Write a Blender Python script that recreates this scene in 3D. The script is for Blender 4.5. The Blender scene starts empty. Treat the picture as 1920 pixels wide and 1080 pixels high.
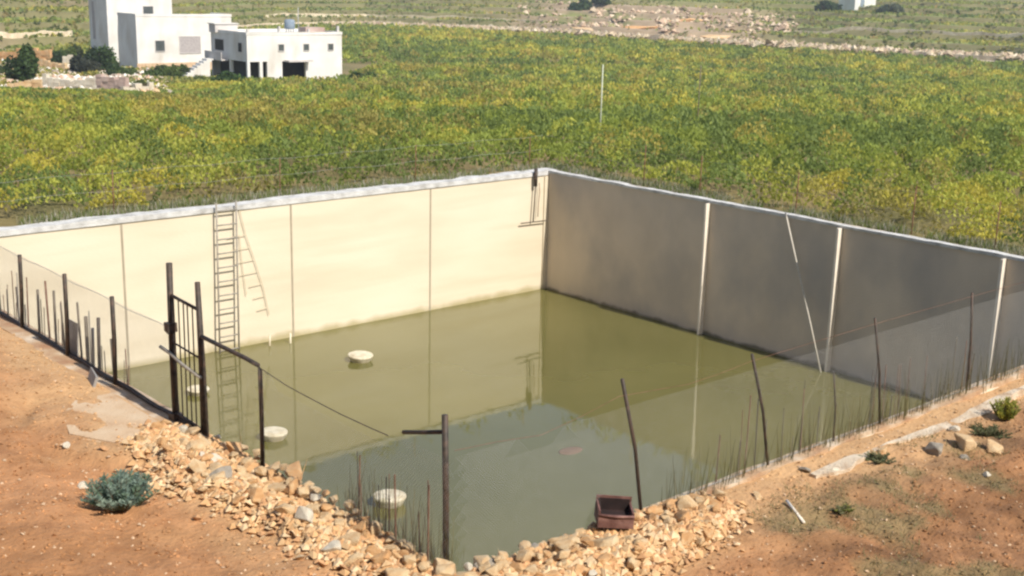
import bpy, bmesh, math, random
import numpy as np
from mathutils import Vector, Matrix

# ------------------------------------------------------------------ camera, sky, sun, exposure
sc = bpy.context.scene
C = sc.collection
CAM = (-20.794, -22.349, 4.526)
YAW, PITCH, ROLL, FPX = math.radians(48.626), math.radians(13.874), math.radians(1.293), 2316.45
cd = bpy.data.cameras.new("camera"); cam = bpy.data.objects.new("camera", cd); C.objects.link(cam)
cd.sensor_width = 36.0; cd.lens = FPX / 1920 * 36.0; cd.clip_start = 0.1; cd.clip_end = 3000
fw = Vector((math.cos(YAW)*math.cos(PITCH), math.sin(YAW)*math.cos(PITCH), -math.sin(PITCH)))
rt = Vector((math.sin(YAW), -math.cos(YAW), 0)); up = rt.cross(fw)
r2 = rt*math.cos(ROLL) + up*math.sin(ROLL); u2 = -rt*math.sin(ROLL) + up*math.cos(ROLL)
M = Matrix((( r2.x, u2.x, -fw.x), (r2.y, u2.y, -fw.y), (r2.z, u2.z, -fw.z))).to_4x4()
M.translation = Vector(CAM); cam.matrix_world = M; sc.camera = cam

SUN_EL = math.radians(44); SUN_ROT = math.radians(177.5)        # rotation clockwise from +Y
w = bpy.data.worlds.new("World"); sc.world = w; w.use_nodes = True
sky = w.node_tree.nodes.new('ShaderNodeTexSky'); sky.sky_type = 'NISHITA'; sky.sun_disc = False
sky.sun_elevation = SUN_EL; sky.sun_rotation = SUN_ROT; sky.air_density = 1.0; sky.dust_density = 1.2; sky.ozone_density = 1.0
bg = w.node_tree.nodes['Background']; bg.inputs['Strength'].default_value = 0.13
w.node_tree.links.new(sky.outputs[0], bg.inputs[0])
sd = bpy.data.lights.new("sun", 'SUN'); so = bpy.data.objects.new("sun", sd); C.objects.link(so)
sd.energy = 4.6; sd.angle = math.radians(0.5); sd.color = (1.0, 0.93, 0.82)
sdir = Vector((math.sin(SUN_ROT)*math.cos(SUN_EL), math.cos(SUN_ROT)*math.cos(SUN_EL), math.sin(SUN_EL)))
so.rotation_euler = sdir.to_track_quat('Z', 'Y').to_euler(); so.location = (0, 0, 60)
sc.view_settings.view_transform = 'Standard'; sc.view_settings.look = 'None'
sc.view_settings.gamma = 1.0; sc.view_settings.exposure = 0.40
sc.render.engine = 'CYCLES'
sc.cycles.filter_width = 2.4
sc.render.resolution_x, sc.render.resolution_y = 1024, 576

# ------------------------------------------------------------------ maths helpers
rng = np.random.default_rng(7); random.seed(7)
LX, LY, WATER = 15.26, 15.51, -3.0
HX, HY = math.cos(YAW), math.sin(YAW)          # forward on the ground
RX, RY = math.sin(YAW), -math.cos(YAW)         # to the right on the ground

def ts(x, y):
    dx, dy = x - CAM[0], y - CAM[1]
    return dx*HX + dy*HY, dx*RX + dy*RY
def xy(t, s):
    return CAM[0] + t*HX + s*RX, CAM[1] + t*HY + s*RY
_tab = rng.random((256, 256))
def vnoise(x, y):
    x = np.asarray(x, float); y = np.asarray(y, float)
    xi = np.floor(x).astype(int); yi = np.floor(y).astype(int); fx = x-xi; fy = y-yi
    fx = fx*fx*(3-2*fx); fy = fy*fy*(3-2*fy)
    a = _tab[xi & 255, yi & 255]; b = _tab[(xi+1) & 255, yi & 255]
    c = _tab[xi & 255, (yi+1) & 255]; d = _tab[(xi+1) & 255, (yi+1) & 255]
    return (a*(1-fx)+b*fx)*(1-fy) + (c*(1-fx)+d*fx)*fy
def fbm(x, y, o=4):
    v = 0; a = .5; n = 0
    for i in range(o):
        v = v + a*vnoise(x*2**i + 17.3*i, y*2**i + 5.1*i); n += a; a *= .5
    return v/n
def sstep(a, b, x):
    k = np.clip((x-a)/(b-a), 0, 1); return k*k*(3-2*k)

PT = [0, 31, 38, 45, 60, 80, 100, 125, 150, 200, 260, 340, 600]
PZ = [0, 0, -.25, -.75, -1.95, -3.5, -5.0, -6.5, -7.5, -8.4, -8.5, -8.3, -8.3]
A0 = [-.7, -.42, -.35, -.27, -.20, -.12, 0, .19, .41, .7]
T0 = [185, 188, 200, 255, 320, 352, 335, 279, 240, 215]
def hill_start(a): return np.interp(a, A0, T0)
PILE = [(-15.7, -11.35, .28), (-15.72, -12.3, .48), (-15.55, -13.5, .40), (-15.42, -14.7, .42),
        (-15.1, -15.75, .45), (-14.2, -15.95, .42), (-13.2, -15.95, .38), (-12.7, -15.9, .2)]
def pile_dist(x, y):
    best = np.full(np.shape(x), 9.0)
    for (ax, ay, aw), (bx, by, bw) in zip(PILE[:-1], PILE[1:]):
        vx, vy = bx-ax, by-ay; L = vx*vx+vy*vy
        k = np.clip(((x-ax)*vx+(y-ay)*vy)/L, 0, 1)
        d = np.hypot(x-ax-k*vx, y-ay-k*vy)/(aw+(bw-aw)*k)
        best = np.minimum(best, d)
    return best
def gz(x, y):
    """height of the near ground and the field"""
    x = np.asarray(x, float); y = np.asarray(y, float)
    t, s = ts(x, y)
    z = np.interp(t, PT, PZ)
    z = z + (fbm(x*.03, y*.03, 3)-.5)*1.2*sstep(45, 90, t)
    z = z + .043*np.clip(8.2-t, 0, 30)**2
    # soil round the near rims
    near = 1-sstep(14, 24, t)
    z = z + near*((fbm(x*1.1+9, y*1.1, 4)-.5)*.14 + (fbm(x*5, y*5, 3)-.5)*(.05+.06*sstep(-13.8, -12.2, x)*sstep(-16, -16.5, y))) - .01*near
    # bank left of the gate slab, breaking off at the landing
    bank = sstep(-9.75, -9.25, y)*sstep(-15.45, -15.75, x)*near
    z = z + bank*.13
    bank2 = sstep(-16.6, -17.0, x - (y+11)*.15)*near
    z = z + bank2*.10
    # heap of rubble
    z = z + np.clip(1-pile_dist(x, y)**2, 0, 1)*(.15+(fbm(x*4.5, y*4.5, 2)-.5)*.30)
    sl = np.clip(1-(((x+15.95)/.72)**2+((y+10.6)/1.15)**2), 0, 1)**.5*near
    z = z*(1-sstep(0, .45, sl)) + sstep(0, .45, sl)*(.035+(fbm(x*3.1, y*3.1+5, 4)-.5)*.10)
    # keep low beside the walls
    din = np.maximum(np.maximum(-LX-x, x), np.maximum(-LY-y, y))
    z = np.where(din < .9, np.minimum(z, .02+ .18*np.clip(din-.2, 0, 1)), z)
    return z
def hz(a, D):
    """hillside height above the plain, with terraces"""
    D2 = D + (fbm(a*9+3, D*.01, 3)-.5)*26*sstep(10, 30, D)
    base = np.clip(D2-14, 0, None)
    step = 20.0
    k = np.floor(base/step); f = base/step - k
    ter = (k + sstep(.82, .97, f))*step
    ter = np.where(D2 > 260, base, ter)
    return -8.35 + .082*ter + np.clip(D-200, 0, None)*.05 + (fbm(a*60, D*.15, 3)-.5)*.7*sstep(5, 20, D), f

# ------------------------------------------------------------------ materials
def mat(name, cols, scale=5.0, rough=.9, bump=.0, bscale=None, stretch=(1, 1, 1), detail=6, spec=.3, attr=None, second=None, metal=0.0):
    m = bpy.data.materials.new(name); m.use_nodes = True; nt = m.node_tree; N = nt.nodes; L = nt.links
    p = N['Principled BSDF']; p.inputs['Roughness'].default_value = rough
    p.inputs['Specular IOR Level'].default_value = spec; p.inputs['Metallic'].default_value = metal
    tc = N.new('ShaderNodeTexCoord'); mp = N.new('ShaderNodeMapping'); mp.inputs['Scale'].default_value = stretch
    L.new(tc.outputs['Object'], mp.inputs[0])
    nz = N.new('ShaderNodeTexNoise'); nz.inputs['Scale'].default_value = scale; nz.inputs['Detail'].default_value = detail
    L.new(mp.outputs[0], nz.inputs['Vector'])
    cr = N.new('ShaderNodeValToRGB'); e = cr.color_ramp.elements
    while len(e) < len(cols): e.new(.5)
    for i, c in enumerate(cols):
        e[i].position = .3 + .4*i/max(1, len(cols)-1); e[i].color = (*c, 1)
    L.new(nz.outputs['Fac'], cr.inputs[0]); out = cr.outputs[0]
    if second:       # (colours of a second noise, its scale, stretch, low, high)
        col, s2, st2, lo, hi = second
        mp2 = N.new('ShaderNodeMapping'); mp2.inputs['Scale'].default_value = st2; L.new(tc.outputs['Object'], mp2.inputs[0])
        n2 = N.new('ShaderNodeTexNoise'); n2.inputs['Scale'].default_value = s2; n2.inputs['Detail'].default_value = 5
        L.new(mp2.outputs[0], n2.inputs['Vector'])
        mr = N.new('ShaderNodeMapRange'); mr.inputs[1].default_value = lo; mr.inputs[2].default_value = hi
        L.new(n2.outputs['Fac'], mr.inputs[0])
        mx = N.new('ShaderNodeMix'); mx.data_type = 'RGBA'
        L.new(mr.outputs[0], mx.inputs[0]); L.new(out, mx.inputs[6]); mx.inputs[7].default_value = (*col, 1); out = mx.outputs[2]
    if attr:
        at = N.new('ShaderNodeAttribute'); at.attribute_name = attr
        mx = N.new('ShaderNodeMix'); mx.data_type = 'RGBA'; mx.blend_type = 'MULTIPLY'; mx.inputs[0].default_value = 1
        L.new(at.outputs['Color'], mx.inputs[6]); L.new(out, mx.inputs[7]); out = mx.outputs[2]
    L.new(out, p.inputs['Base Color'])
    if bump:
        nb = N.new('ShaderNodeTexNoise'); nb.inputs['Scale'].default_value = bscale or scale*3; nb.inputs['Detail'].default_value = 8
        L.new(mp.outputs[0], nb.inputs['Vector'])
        b = N.new('ShaderNodeBump'); b.inputs['Strength'].default_value = bump; b.inputs['Distance'].default_value = .05
        L.new(nb.outputs['Fac'], b.inputs['Height']); L.new(b.outputs[0], p.inputs['Normal'])
    return m
def leafmat(name, trans=.5):
    m = bpy.data.materials.new(name); m.use_nodes = True; nt = m.node_tree; N = nt.nodes; L = nt.links
    p = N['Principled BSDF']; p.inputs['Roughness'].default_value = .6; p.inputs['Specular IOR Level'].default_value = .25
    at = N.new('ShaderNodeAttribute'); at.attribute_name = 'tint'
    L.new(at.outputs['Color'], p.inputs['Base Color'])
    tr = N.new('ShaderNodeBsdfTranslucent'); L.new(at.outputs['Color'], tr.inputs[0])
    ms = N.new('ShaderNodeMixShader'); ms.inputs[0].default_value = trans
    L.new(p.outputs[0], ms.inputs[1]); L.new(tr.outputs[0], ms.inputs[2])
    L.new(ms.outputs[0], N['Material Output'].inputs[0])
    return m

M_ = {}
M_['ground'] = mat('soil_ground', [(.86, .82, .80), (1.0, 1.0, 1.0), (1.12, 1.12, 1.14)], 6, .95, .5, 22, attr='tint')
M_['hill'] = mat('hill_ground', [(.8, .8, .8), (1.1, 1.1, 1.1)], .25, .95, .3, 1.0, attr='tint')
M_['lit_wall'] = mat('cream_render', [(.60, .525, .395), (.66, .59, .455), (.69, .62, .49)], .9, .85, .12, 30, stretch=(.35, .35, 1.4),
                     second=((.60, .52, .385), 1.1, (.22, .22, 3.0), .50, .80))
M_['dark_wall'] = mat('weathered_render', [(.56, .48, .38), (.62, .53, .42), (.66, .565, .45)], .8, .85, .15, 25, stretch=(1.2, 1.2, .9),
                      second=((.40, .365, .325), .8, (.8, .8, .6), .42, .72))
M_['coping'] = mat('coping_concrete', [(.36, .355, .34), (.54, .54, .53), (.66, .66, .65)], 4, .9, .4, 30)
M_['near_coping'] = mat('soiled_concrete', [(.36, .20, .11), (.46, .32, .20), (.62, .52, .40)], 3.2, .9, .4, 30)
M_['kerb_concrete'] = mat('broken_concrete', [(.34, .21, .12), (.56, .46, .34), (.66, .58, .46)], 4.5, .9, .5, 30)
M_['strip'] = mat('pale_strip', [(.74, .66, .55), (.82, .76, .66)], 6, .8)
M_['joint'] = mat('joint_line', [(.30, .26, .19), (.38, .33, .25)], 6, .9)
M_['steel'] = mat('dark_steel', [(.020, .017, .013), (.06, .045, .035), (.10, .06, .04)], 14, .6, spec=.4)
M_['rust'] = mat('rusty_metal', [(.10, .045, .025), (.19, .09, .055), (.26, .15, .10)], 12, .8)
M_['ladder'] = mat('grey_ladder_metal', [(.24, .22, .18), (.34, .31, .27)], 10, .6)
M_['wire'] = mat('galvanised_wire', [(.30, .30, .29), (.42, .42, .40)], 10, .5, spec=.5)
M_['rope'] = mat('pale_rope', [(.45, .42, .36), (.6, .57, .5)], 30, .9)
M_['shadow_rope'] = mat('shadow_rope', [(.50, .43, .31), (.58, .51, .38)], 30, .9)  # toned close to the wall, for the added shadow-like rungs
M_['float'] = mat('cream_plastic', [(.44, .37, .24), (.64, .58, .44), (.72, .67, .54)], 4, .7, second=((.30, .27, .13), 5, (1, 1, 1), .52, .75))
M_['stone'] = mat('cream_stone', [(.50, .31, .155), (.58, .41, .23), (.62, .48, .30)], 1.7, .9, .5, 14)
M_['ostone'] = mat('orange_stone', [(.47, .245, .10), (.56, .33, .155), (.60, .41, .22)], 1.7, .9, .5, 14)
M_['gstone'] = mat('grey_stone', [(.26, .225, .18), (.38, .34, .28)], 2, .9, .5, 14)
M_['white_stone'] = mat('white_stone', [(.48, .42, .32), (.62, .57, .47)], 2, .9, .4, 14)
M_['slab'] = mat('dusty_concrete', [(.46, .30, .18), (.54, .39, .25), (.58, .45, .31)], 2.5, .95, .3, 30)
M_['wood'] = mat('grey_wood', [(.10, .085, .065), (.20, .17, .13)], 6, .9)
M_['sheet'] = mat('weathered_sheet', [(.22, .21, .20), (.36, .34, .32)], 4, .7)
M_['box_out'] = mat('faded_maroon_tin', [(.10, .045, .038), (.17, .085, .07), (.27, .15, .125)], 9, .7, .2, 20)
M_['box_in'] = mat('dark_tin_inside', [(.015, .010, .010), (.04, .022, .02)], 9, .9)  # shade inside the open box put into a near-black colour
M_['pink'] = mat('pink_plastic', [(.17, .12, .085), (.20, .145, .105)], 5, .6)
M_['white_paint'] = mat('white_render', [(.58, .565, .53), (.70, .69, .66)], .5, .9, .0,
                        second=((.50, .46, .40), .5, (1, 1, .35), .5, .8))
M_['grey_render'] = mat('grey_render', [(.45, .42, .40), (.56, .53, .50)], .7, .9)
M_['pane'] = mat('window_glass', [(.05, .06, .06), (.09, .10, .10)], 2, .2, spec=.6)
M_['shutter'] = mat('window_shutter', [(.30, .27, .27), (.40, .37, .36)], 3, .7)
M_['dark_in'] = mat('dark_opening', [(.03, .025, .02), (.05, .045, .035)], 2, .9)  # near-black, shade of the open ground floor put into the colour
M_['blue_tank'] = mat('blue_grey_tank', [(.16, .21, .27), (.24, .29, .34)], 2, .6)
M_['pole_paint'] = mat('pale_green_paint', [(.38, .42, .32), (.50, .53, .42)], 3, .8)
M_['bark'] = mat('bark', [(.09, .06, .04), (.16, .12, .08)], 8, .95)
M_['leaf'] = leafmat('leaf')
M_['drystone'] = mat('dry_stone', [(.46, .36, .25), (.60, .50, .36), (.70, .61, .46)], .9, .95, .5, 3)
M_['pinkwall'] = mat('pink_rubble', [(.34, .24, .20), (.48, .38, .33)], .8, .95)

def waterline(m, col, z0, z1, strength):
    nt = m.node_tree; N = nt.nodes; L = nt.links; p = N['Principled BSDF']; src = p.inputs['Base Color'].links[0].from_socket
    tc = N.new('ShaderNodeTexCoord'); sp = N.new('ShaderNodeSeparateXYZ'); L.new(tc.outputs['Object'], sp.inputs[0])
    nz = N.new('ShaderNodeTexNoise'); nz.inputs['Scale'].default_value = 2.2; nz.inputs['Detail'].default_value = 6; L.new(tc.outputs['Object'], nz.inputs['Vector'])
    ad = N.new('ShaderNodeMath'); ad.operation = 'MULTIPLY_ADD'; ad.inputs[1].default_value = -.28; L.new(nz.outputs['Fac'], ad.inputs[0]); L.new(sp.outputs['Z'], ad.inputs[2])
    mr = N.new('ShaderNodeMapRange'); mr.inputs[1].default_value = z0; mr.inputs[2].default_value = z1; mr.inputs[3].default_value = strength; mr.inputs[4].default_value = 0
    L.new(ad.outputs[0], mr.inputs[0]); mx = N.new('ShaderNodeMix'); mx.data_type = 'RGBA'; L.new(mr.outputs[0], mx.inputs[0]); L.new(src, mx.inputs[6]); mx.inputs[7].default_value = (*col, 1)
    L.new(mx.outputs[2], p.inputs['Base Color'])
waterline(M_['dark_wall'], (.10, .09, .05), -3.13, -3.05, .8)
waterline(M_['lit_wall'], (.34, .29, .14), -3.12, -2.98, .75)
wm = bpy.data.materials.new('pond_water'); wm.use_nodes = True; nt = wm.node_tree; p = nt.nodes['Principled BSDF']
p.inputs['Roughness'].default_value = .035; p.inputs['IOR'].default_value = 1.60
tc = nt.nodes.new('ShaderNodeTexCoord'); n1 = nt.nodes.new('ShaderNodeTexNoise'); n1.inputs['Scale'].default_value = .35; n1.inputs['Detail'].default_value = 4
nt.links.new(tc.outputs['Object'], n1.inputs['Vector'])
cr = nt.nodes.new('ShaderNodeValToRGB'); cr.color_ramp.elements[0].position = .3; cr.color_ramp.elements[1].position = .7
cr.color_ramp.elements[0].color = (.116, .108, .030, 1); cr.color_ramp.elements[1].color = (.146, .134, .042, 1)
nt.links.new(n1.outputs['Fac'], cr.inputs[0]); nt.links.new(cr.outputs[0], p.inputs['Base Color'])
n2 = nt.nodes.new('ShaderNodeTexNoise'); n2.inputs['Scale'].default_value = 3.0; n2.inputs['Detail'].default_value = 3
nt.links.new(tc.outputs['Object'], n2.inputs['Vector'])
bp = nt.nodes.new('ShaderNodeBump'); bp.inputs['Strength'].default_value = .05; bp.inputs['Distance'].default_value = .02
nt.links.new(n2.outputs['Fac'], bp.inputs['Height']); nt.links.new(bp.outputs[0], p.inputs['Normal'])
M_['water'] = wm

# ------------------------------------------------------------------ object helpers
def link_mesh(name, me, m, parent=None, loc=None):
    if isinstance(m, str): m = M_[m]
    me.materials.append(m); o = bpy.data.objects.new(name, me); C.objects.link(o)
    if parent is not None: o.parent = parent
    if loc is not None: o.location = loc
    return o
def obj(name, bm, m, parent=None, loc=None, smooth=False):
    me = bpy.data.meshes.new(name); bm.normal_update(); bm.to_mesh(me); bm.free()
    if smooth: me.polygons.foreach_set('use_smooth', [True]*len(me.polygons))
    return link_mesh(name, me, m, parent, loc)
def tag(o, label, cat, group=None, kind=None):
    if label: o['label'] = label
    if cat: o['category'] = cat
    if group: o['group'] = group
    if kind: o['kind'] = kind
    return o
def thing(name, label, cat, loc=(0, 0, 0), rz=0, group=None):
    o = bpy.data.objects.new(name, None); o.empty_display_size = .2; C.objects.link(o)
    o.location = loc; o.rotation_euler = (0, 0, rz); return tag(o, label, cat, group)
def pydata(name, V, F, m, parent=None, tint=None, smooth=False):
    V = np.asarray(V, np.float32); F = np.asarray(F, np.int32); k = F.shape[1]
    me = bpy.data.meshes.new(name); me.vertices.add(len(V)); me.vertices.foreach_set('co', V.ravel())
    me.loops.add(F.size); me.loops.foreach_set('vertex_index', F.ravel())
    me.polygons.add(len(F)); me.polygons.foreach_set('loop_start', np.arange(0, F.size, k, dtype=np.int32))
    me.polygons.foreach_set('loop_total', np.full(len(F), k, np.int32))
    me.polygons.foreach_set('use_smooth', np.full(len(F), smooth, bool))
    me.update(calc_edges=True); me.validate()
    if tint is not None:
        a = me.color_attributes.new('tint', 'FLOAT_COLOR', 'POINT')
        T = np.ones((len(V), 4), np.float32); T[:, :3] = tint; a.data.foreach_set('color', T.ravel())
    return link_mesh(name, me, m, parent)
def box(bm, a, b, jit=0.0):
    vs = [bm.verts.new((x+random.uniform(-jit, jit), y+random.uniform(-jit, jit), z+random.uniform(-jit, jit)))
          for x in (a[0], b[0]) for y in (a[1], b[1]) for z in (a[2], b[2])]
    for f in ((0, 1, 3, 2), (4, 6, 7, 5), (0, 4, 5, 1), (2, 3, 7, 6), (0, 2, 6, 4), (1, 5, 7, 3)):
        bm.faces.new([vs[i] for i in f])
def tube(bm, pts, r, n=8, caps=True):
    pts = [Vector(q) for q in pts]; rs = r if isinstance(r, (list, tuple)) else [r]*len(pts); rings = []
    for i, q in enumerate(pts):
        d = (pts[min(i+1, len(pts)-1)] - pts[max(i-1, 0)]).normalized()
        a = d.orthogonal().normalized() if abs(d.z) > .9 else d.cross(Vector((0, 0, 1))).normalized()
        b = d.cross(a).normalized()
        if abs(d.z) > .9:
            a = Vector((1, 0, 0)) - d*d.x; a.normalize(); b = d.cross(a)
        rings.append([bm.verts.new(q + (a*math.cos(2*math.pi*k/n)+b*math.sin(2*math.pi*k/n))*rs[i]) for k in range(n)])
    for u, v in zip(rings[:-1], rings[1:]):
        for k in range(n): bm.faces.new((u[k], u[(k+1) % n], v[(k+1) % n], v[k]))
    if caps: bm.faces.new(rings[0][::-1]); bm.faces.new(rings[-1])
def tube_obj(name, pts, r, m, parent=None, n=8):
    bm = bmesh.new(); tube(bm, pts, r, n); return obj(name, bm, m, parent, smooth=n > 5)
def lathe(bm, prof, n=28):
    rings = [[bm.verts.new((r*math.cos(2*math.pi*k/n), r*math.sin(2*math.pi*k/n), z)) for k in range(n)] for r, z in prof]
    for u, v in zip(rings[:-1], rings[1:]):
        for k in range(n): bm.faces.new((u[k], u[(k+1) % n], v[(k+1) % n], v[k]))
    bm.faces.new(rings[0][::-1]); bm.faces.new(rings[-1])

# ------------------------------------------------------------------ ground sheet
def axis(lo, hi, fine_lo, fine_hi, step, grow, must):
    a = list(np.arange(fine_lo, fine_hi, step)); s = step; x = a[-1]
    while x < hi: s *= grow; x += s; a.append(x)
    s = step; x = a[0]; pre = []
    while x > lo: s *= grow; x -= s; pre.append(x)
    a = np.array(sorted(pre + a))
    for mval in must: a[np.argmin(abs(a-mval))] = mval
    return np.unique(a)
OUT = .25; OUTR = .15
gx = axis(-60, 520, -20, 2, .08, 1.035, (-LX-OUT, OUT)); gy = axis(-60, 520, -20, 2, .08, 1.035, (-LY-OUTR, OUT))
X, Y = np.meshgrid(gx, gy, indexing='ij'); Z = gz(X, Y)
T_, S_ = ts(X, Y); a_ = S_/np.maximum(T_, 1)
Z = Z - 4*sstep(3, 14, T_-hill_start(a_))*(T_ > 50)
def ground_tint(X, Y):
    t, s = ts(X, Y)
    n1 = fbm(X*.9+40, Y*.9, 4); n2 = fbm(X*.25, Y*.25+8, 3)
    soil = np.array([.385, .192, .085])[None]*(1-n1[..., None]*.0) + (n1[..., None]-.5)*np.array([.24, .13, .07])
    hf = (fbm(X*5.5, Y*5.5+4, 4)-.5)[..., None]; soil = soil*(1+hf*.55)
    pale = np.array([.54, .35, .18])
    # the pale dusty strip beside the pond and round the rubble
    din = np.maximum(np.maximum(-LX-X, X), np.maximum(-LY-Y, Y))
    k = np.clip(1-sstep(.3, 1.5, din+(n1-.5)*1.6), 0, 1)[..., None]*.75
    k = np.maximum(k, np.clip(1-sstep(.9, 2.0, pile_dist(X, Y)+(n1-.5)*1.0), 0, 1)[..., None]*.9)
    col = soil*(1-k) + pale*k
    # dry weedy soil on the right hand bank
    r = sstep(-13.8, -12.2, X)*sstep(-LY-.5, -LY-1.0, Y); g = (r*sstep(.46, .60, fbm(X*1.7, Y*1.7+3, 4)))[..., None]
    col = col*(1-g*.65) + np.array([.25, .21, .10])*g*.65
    col = col*(1-.26*r[..., None]) ; m5 = (fbm(X*3.3, Y*3.3+9, 4)-.5)[..., None]*r[..., None]; col = col*(1+m5*1.1)
    f = sstep(19, 23, t)*((X > .1) | (Y > .1))
    n3 = fbm(X*.35, Y*.35, 4)[..., None]
    field = np.array([.11, .12, .04])*(1-n3) + np.array([.30, .21, .10])*n3
    fk = f[..., None]
    return col*(1-fk) + field*fk
tint = ground_tint(X, Y)
nx, ny = X.shape; idx = np.arange(nx*ny).reshape(nx, ny)
cx = (X[:-1, :-1]+X[1:, 1:])/2; cy = (Y[:-1, :-1]+Y[1:, 1:])/2
inside = (cx > -LX-OUT) & (cx < OUT) & (cy > -LY-OUTR) & (cy < OUT)
F = np.stack([idx[:-1, :-1], idx[1:, :-1], idx[1:, 1:], idx[:-1, 1:]], -1)[~inside]
g = pydata('ground', np.stack([X, Y, Z], -1).reshape(-1, 3), F, 'ground', tint=tint.reshape(-1, 3), smooth=True)
g['kind'] = 'structure'

# hillside: grid in bearing and distance behind the foot of the slope
aa = np.linspace(-.75, .75, 420); DD = np.unique(np.concatenate([np.arange(0, 170, .9), np.arange(170, 900, 12)]))
A, D = np.meshgrid(aa, DD, indexing='ij'); HZ, fr = hz(A, D)
Th = hill_start(A)+D; XX, YY = xy(Th, A*Th)
HZ = np.where(D < 1.0, -8.9, HZ)
nn = fbm(A*25, D*.06, 4); n2 = fbm(A*9+7, D*.02+2, 3)
green = np.array([.20, .26, .055]); olive = np.array([.27, .26, .09]); earth = np.array([.42, .31, .20]); stone = np.array([.50, .43, .32])
col = green*(1-nn[..., None]) + olive*nn[..., None]
bare = np.clip(np.exp(-((A-.10)/.10)**4)*1.3*(D > 14)*(1-sstep(95, 125, D))*sstep(.22, .40, nn) + sstep(.55, .7, n2)*.7*sstep(.28, .5, nn), 0, 1)
col = col*(1-bare[..., None]) + earth*bare[..., None]
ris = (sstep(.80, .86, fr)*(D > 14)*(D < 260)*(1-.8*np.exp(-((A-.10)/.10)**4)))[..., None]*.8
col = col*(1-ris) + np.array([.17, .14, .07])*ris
rd = ((1-sstep(16, 20, D+(nn-.5)*5))*sstep(.0, 3, D))[..., None]*sstep(-.30, -.16, A)[..., None]
col = col*(1-rd) + stone*rd
na, nd = A.shape; idx = np.arange(na*nd).reshape(na, nd)
F = np.stack([idx[:-1, :-1], idx[1:, :-1], idx[1:, 1:], idx[:-1, 1:]], -1).reshape(-1, 4)[:, ::-1]
hl = pydata('hillside', np.stack([XX, YY, HZ], -1).reshape(-1, 3), F, 'hill', tint=col.reshape(-1, 3), smooth=True)
hl['kind'] = 'structure'

# pale track along the foot of the hill
V = []; Fq = []
ra = np.linspace(-.13, .75, 160)
for i, a in enumerate(ra):
    for j, d in enumerate((5.5+1.2*math.sin(a*31), 10.0+1.0*math.sin(a*23))):
        z, _ = hz(np.array(a), np.array(d)); t = float(hill_start(a))+d; x, y = xy(t, a*t); V.append((x, y, float(z)+.25))
for i in range(len(ra)-1): Fq.append((2*i, 2*i+2, 2*i+3, 2*i+1))
M_['track'] = mat('track_gravel', [(.50, .41, .31), (.62, .53, .42)], .5, .95)
tag(pydata('track', V, np.array(Fq)[:, ::-1], 'track'), None, None, kind='structure')

# ------------------------------------------------------------------ water
bm = bmesh.new(); bmesh.ops.create_grid(bm, x_segments=2, y_segments=2, size=.5)
for v in bm.verts: v.co = Vector((-LX/2+v.co.x*(LX+.1), -LY/2+v.co.y*(LY+.1), WATER))
wt = obj('water', bm, 'water'); wt['kind'] = 'structure'

# ------------------------------------------------------------------ the reservoir
res = thing('reservoir', 'square open concrete reservoir with cream and dark grey walls holding green water', 'reservoir', (-LX/2, -LY/2, WATER))
def rpart(name, bm, m, parent=None, smooth=False):
    if parent is None:
        o = obj(name, bm, m, res, smooth=smooth); o.location = (LX/2, LY/2, -WATER); return o
    return obj(name, bm, m, parent, smooth=smooth)
def wallbox(a, b, n):
    bm = bmesh.new(); box(bm, a, b); return bm
far_left = rpart('wall', wallbox((-LX-OUT, 0, -3.6), (OUT, OUT, 0), 0), 'lit_wall'); far_left['label'] = 'sunlit cream wall with thin joint lines'
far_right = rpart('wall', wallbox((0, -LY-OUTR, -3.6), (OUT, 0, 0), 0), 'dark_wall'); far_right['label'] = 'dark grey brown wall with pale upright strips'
near_left = rpart('wall', wallbox((-LX-OUT, -LY-OUTR, -3.6), (-LX, 0, -.02), 0), 'dark_wall')
near_right = rpart('wall', wallbox((-LX, -LY-OUTR, -3.6), (0, -LY, -.02), 0), 'lit_wall')
def ribbon(p0, p1, inner, outer, z0, z1, jit, seg, along, m, dz=0.0):
    """irregular coping strip; along='x' or 'y'; inner/outer are coordinates across it"""
    bm = bmesh.new(); rows = []
    for i in range(seg+1):
        u = p0+(p1-p0)*i/seg
        di = (float(vnoise(u*2.1+3, z1*9+1))-.5)*jit*.5 ; do = (float(fbm(np.array(u*1.3+31), np.array(2.2), 3))-.5)*jit*3
        dh = (float(fbm(np.array(u*1.7+11), np.array(5.2), 3))-.5)*jit*.9
        q = [(inner+di*.4, z0), (inner+di, z1+dh), (outer+do, z1+dh*1.2), (outer+do, z0)]
        rows.append([bm.verts.new((u, c, z) if along == 'x' else (c, u, z)) for c, z in q])
    for a, b in zip(rows[:-1], rows[1:]):
        for k in range(4): bm.faces.new((a[k], a[(k+1) % 4], b[(k+1) % 4], b[k]))
    bm.faces.new(rows[0]); bm.faces.new(rows[-1][::-1]); bmesh.ops.recalc_face_normals(bm, faces=bm.faces)
    return rpart('coping', bm, m)  
ribbon(-LX-.2, .3, -.03, .34, -.02-.07, .02, .06, 160, 'x', 'coping')['label'] = 'thick whitish coping with a crumbling edge'
ribbon(-LY-.2, -.052, -.02, .17, -.04, .02, .05, 160, 'y', 'coping')
ribbon(-11.2, -3.0, -LX+.02, -LX-.30, -.06, .025, .06, 90, 'y', 'near_coping')
ribbon(-13.2, 2.0, -LY+.01, -LY-.14, -.06, .03, .05, 160, 'x', 'near_coping')
kb = ribbon(-11.3, 2.0, -LY-.42, -LY-.49, -.12, .032, .13, 190, 'x', 'kerb_concrete'); kb.name = 'kerb'
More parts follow.
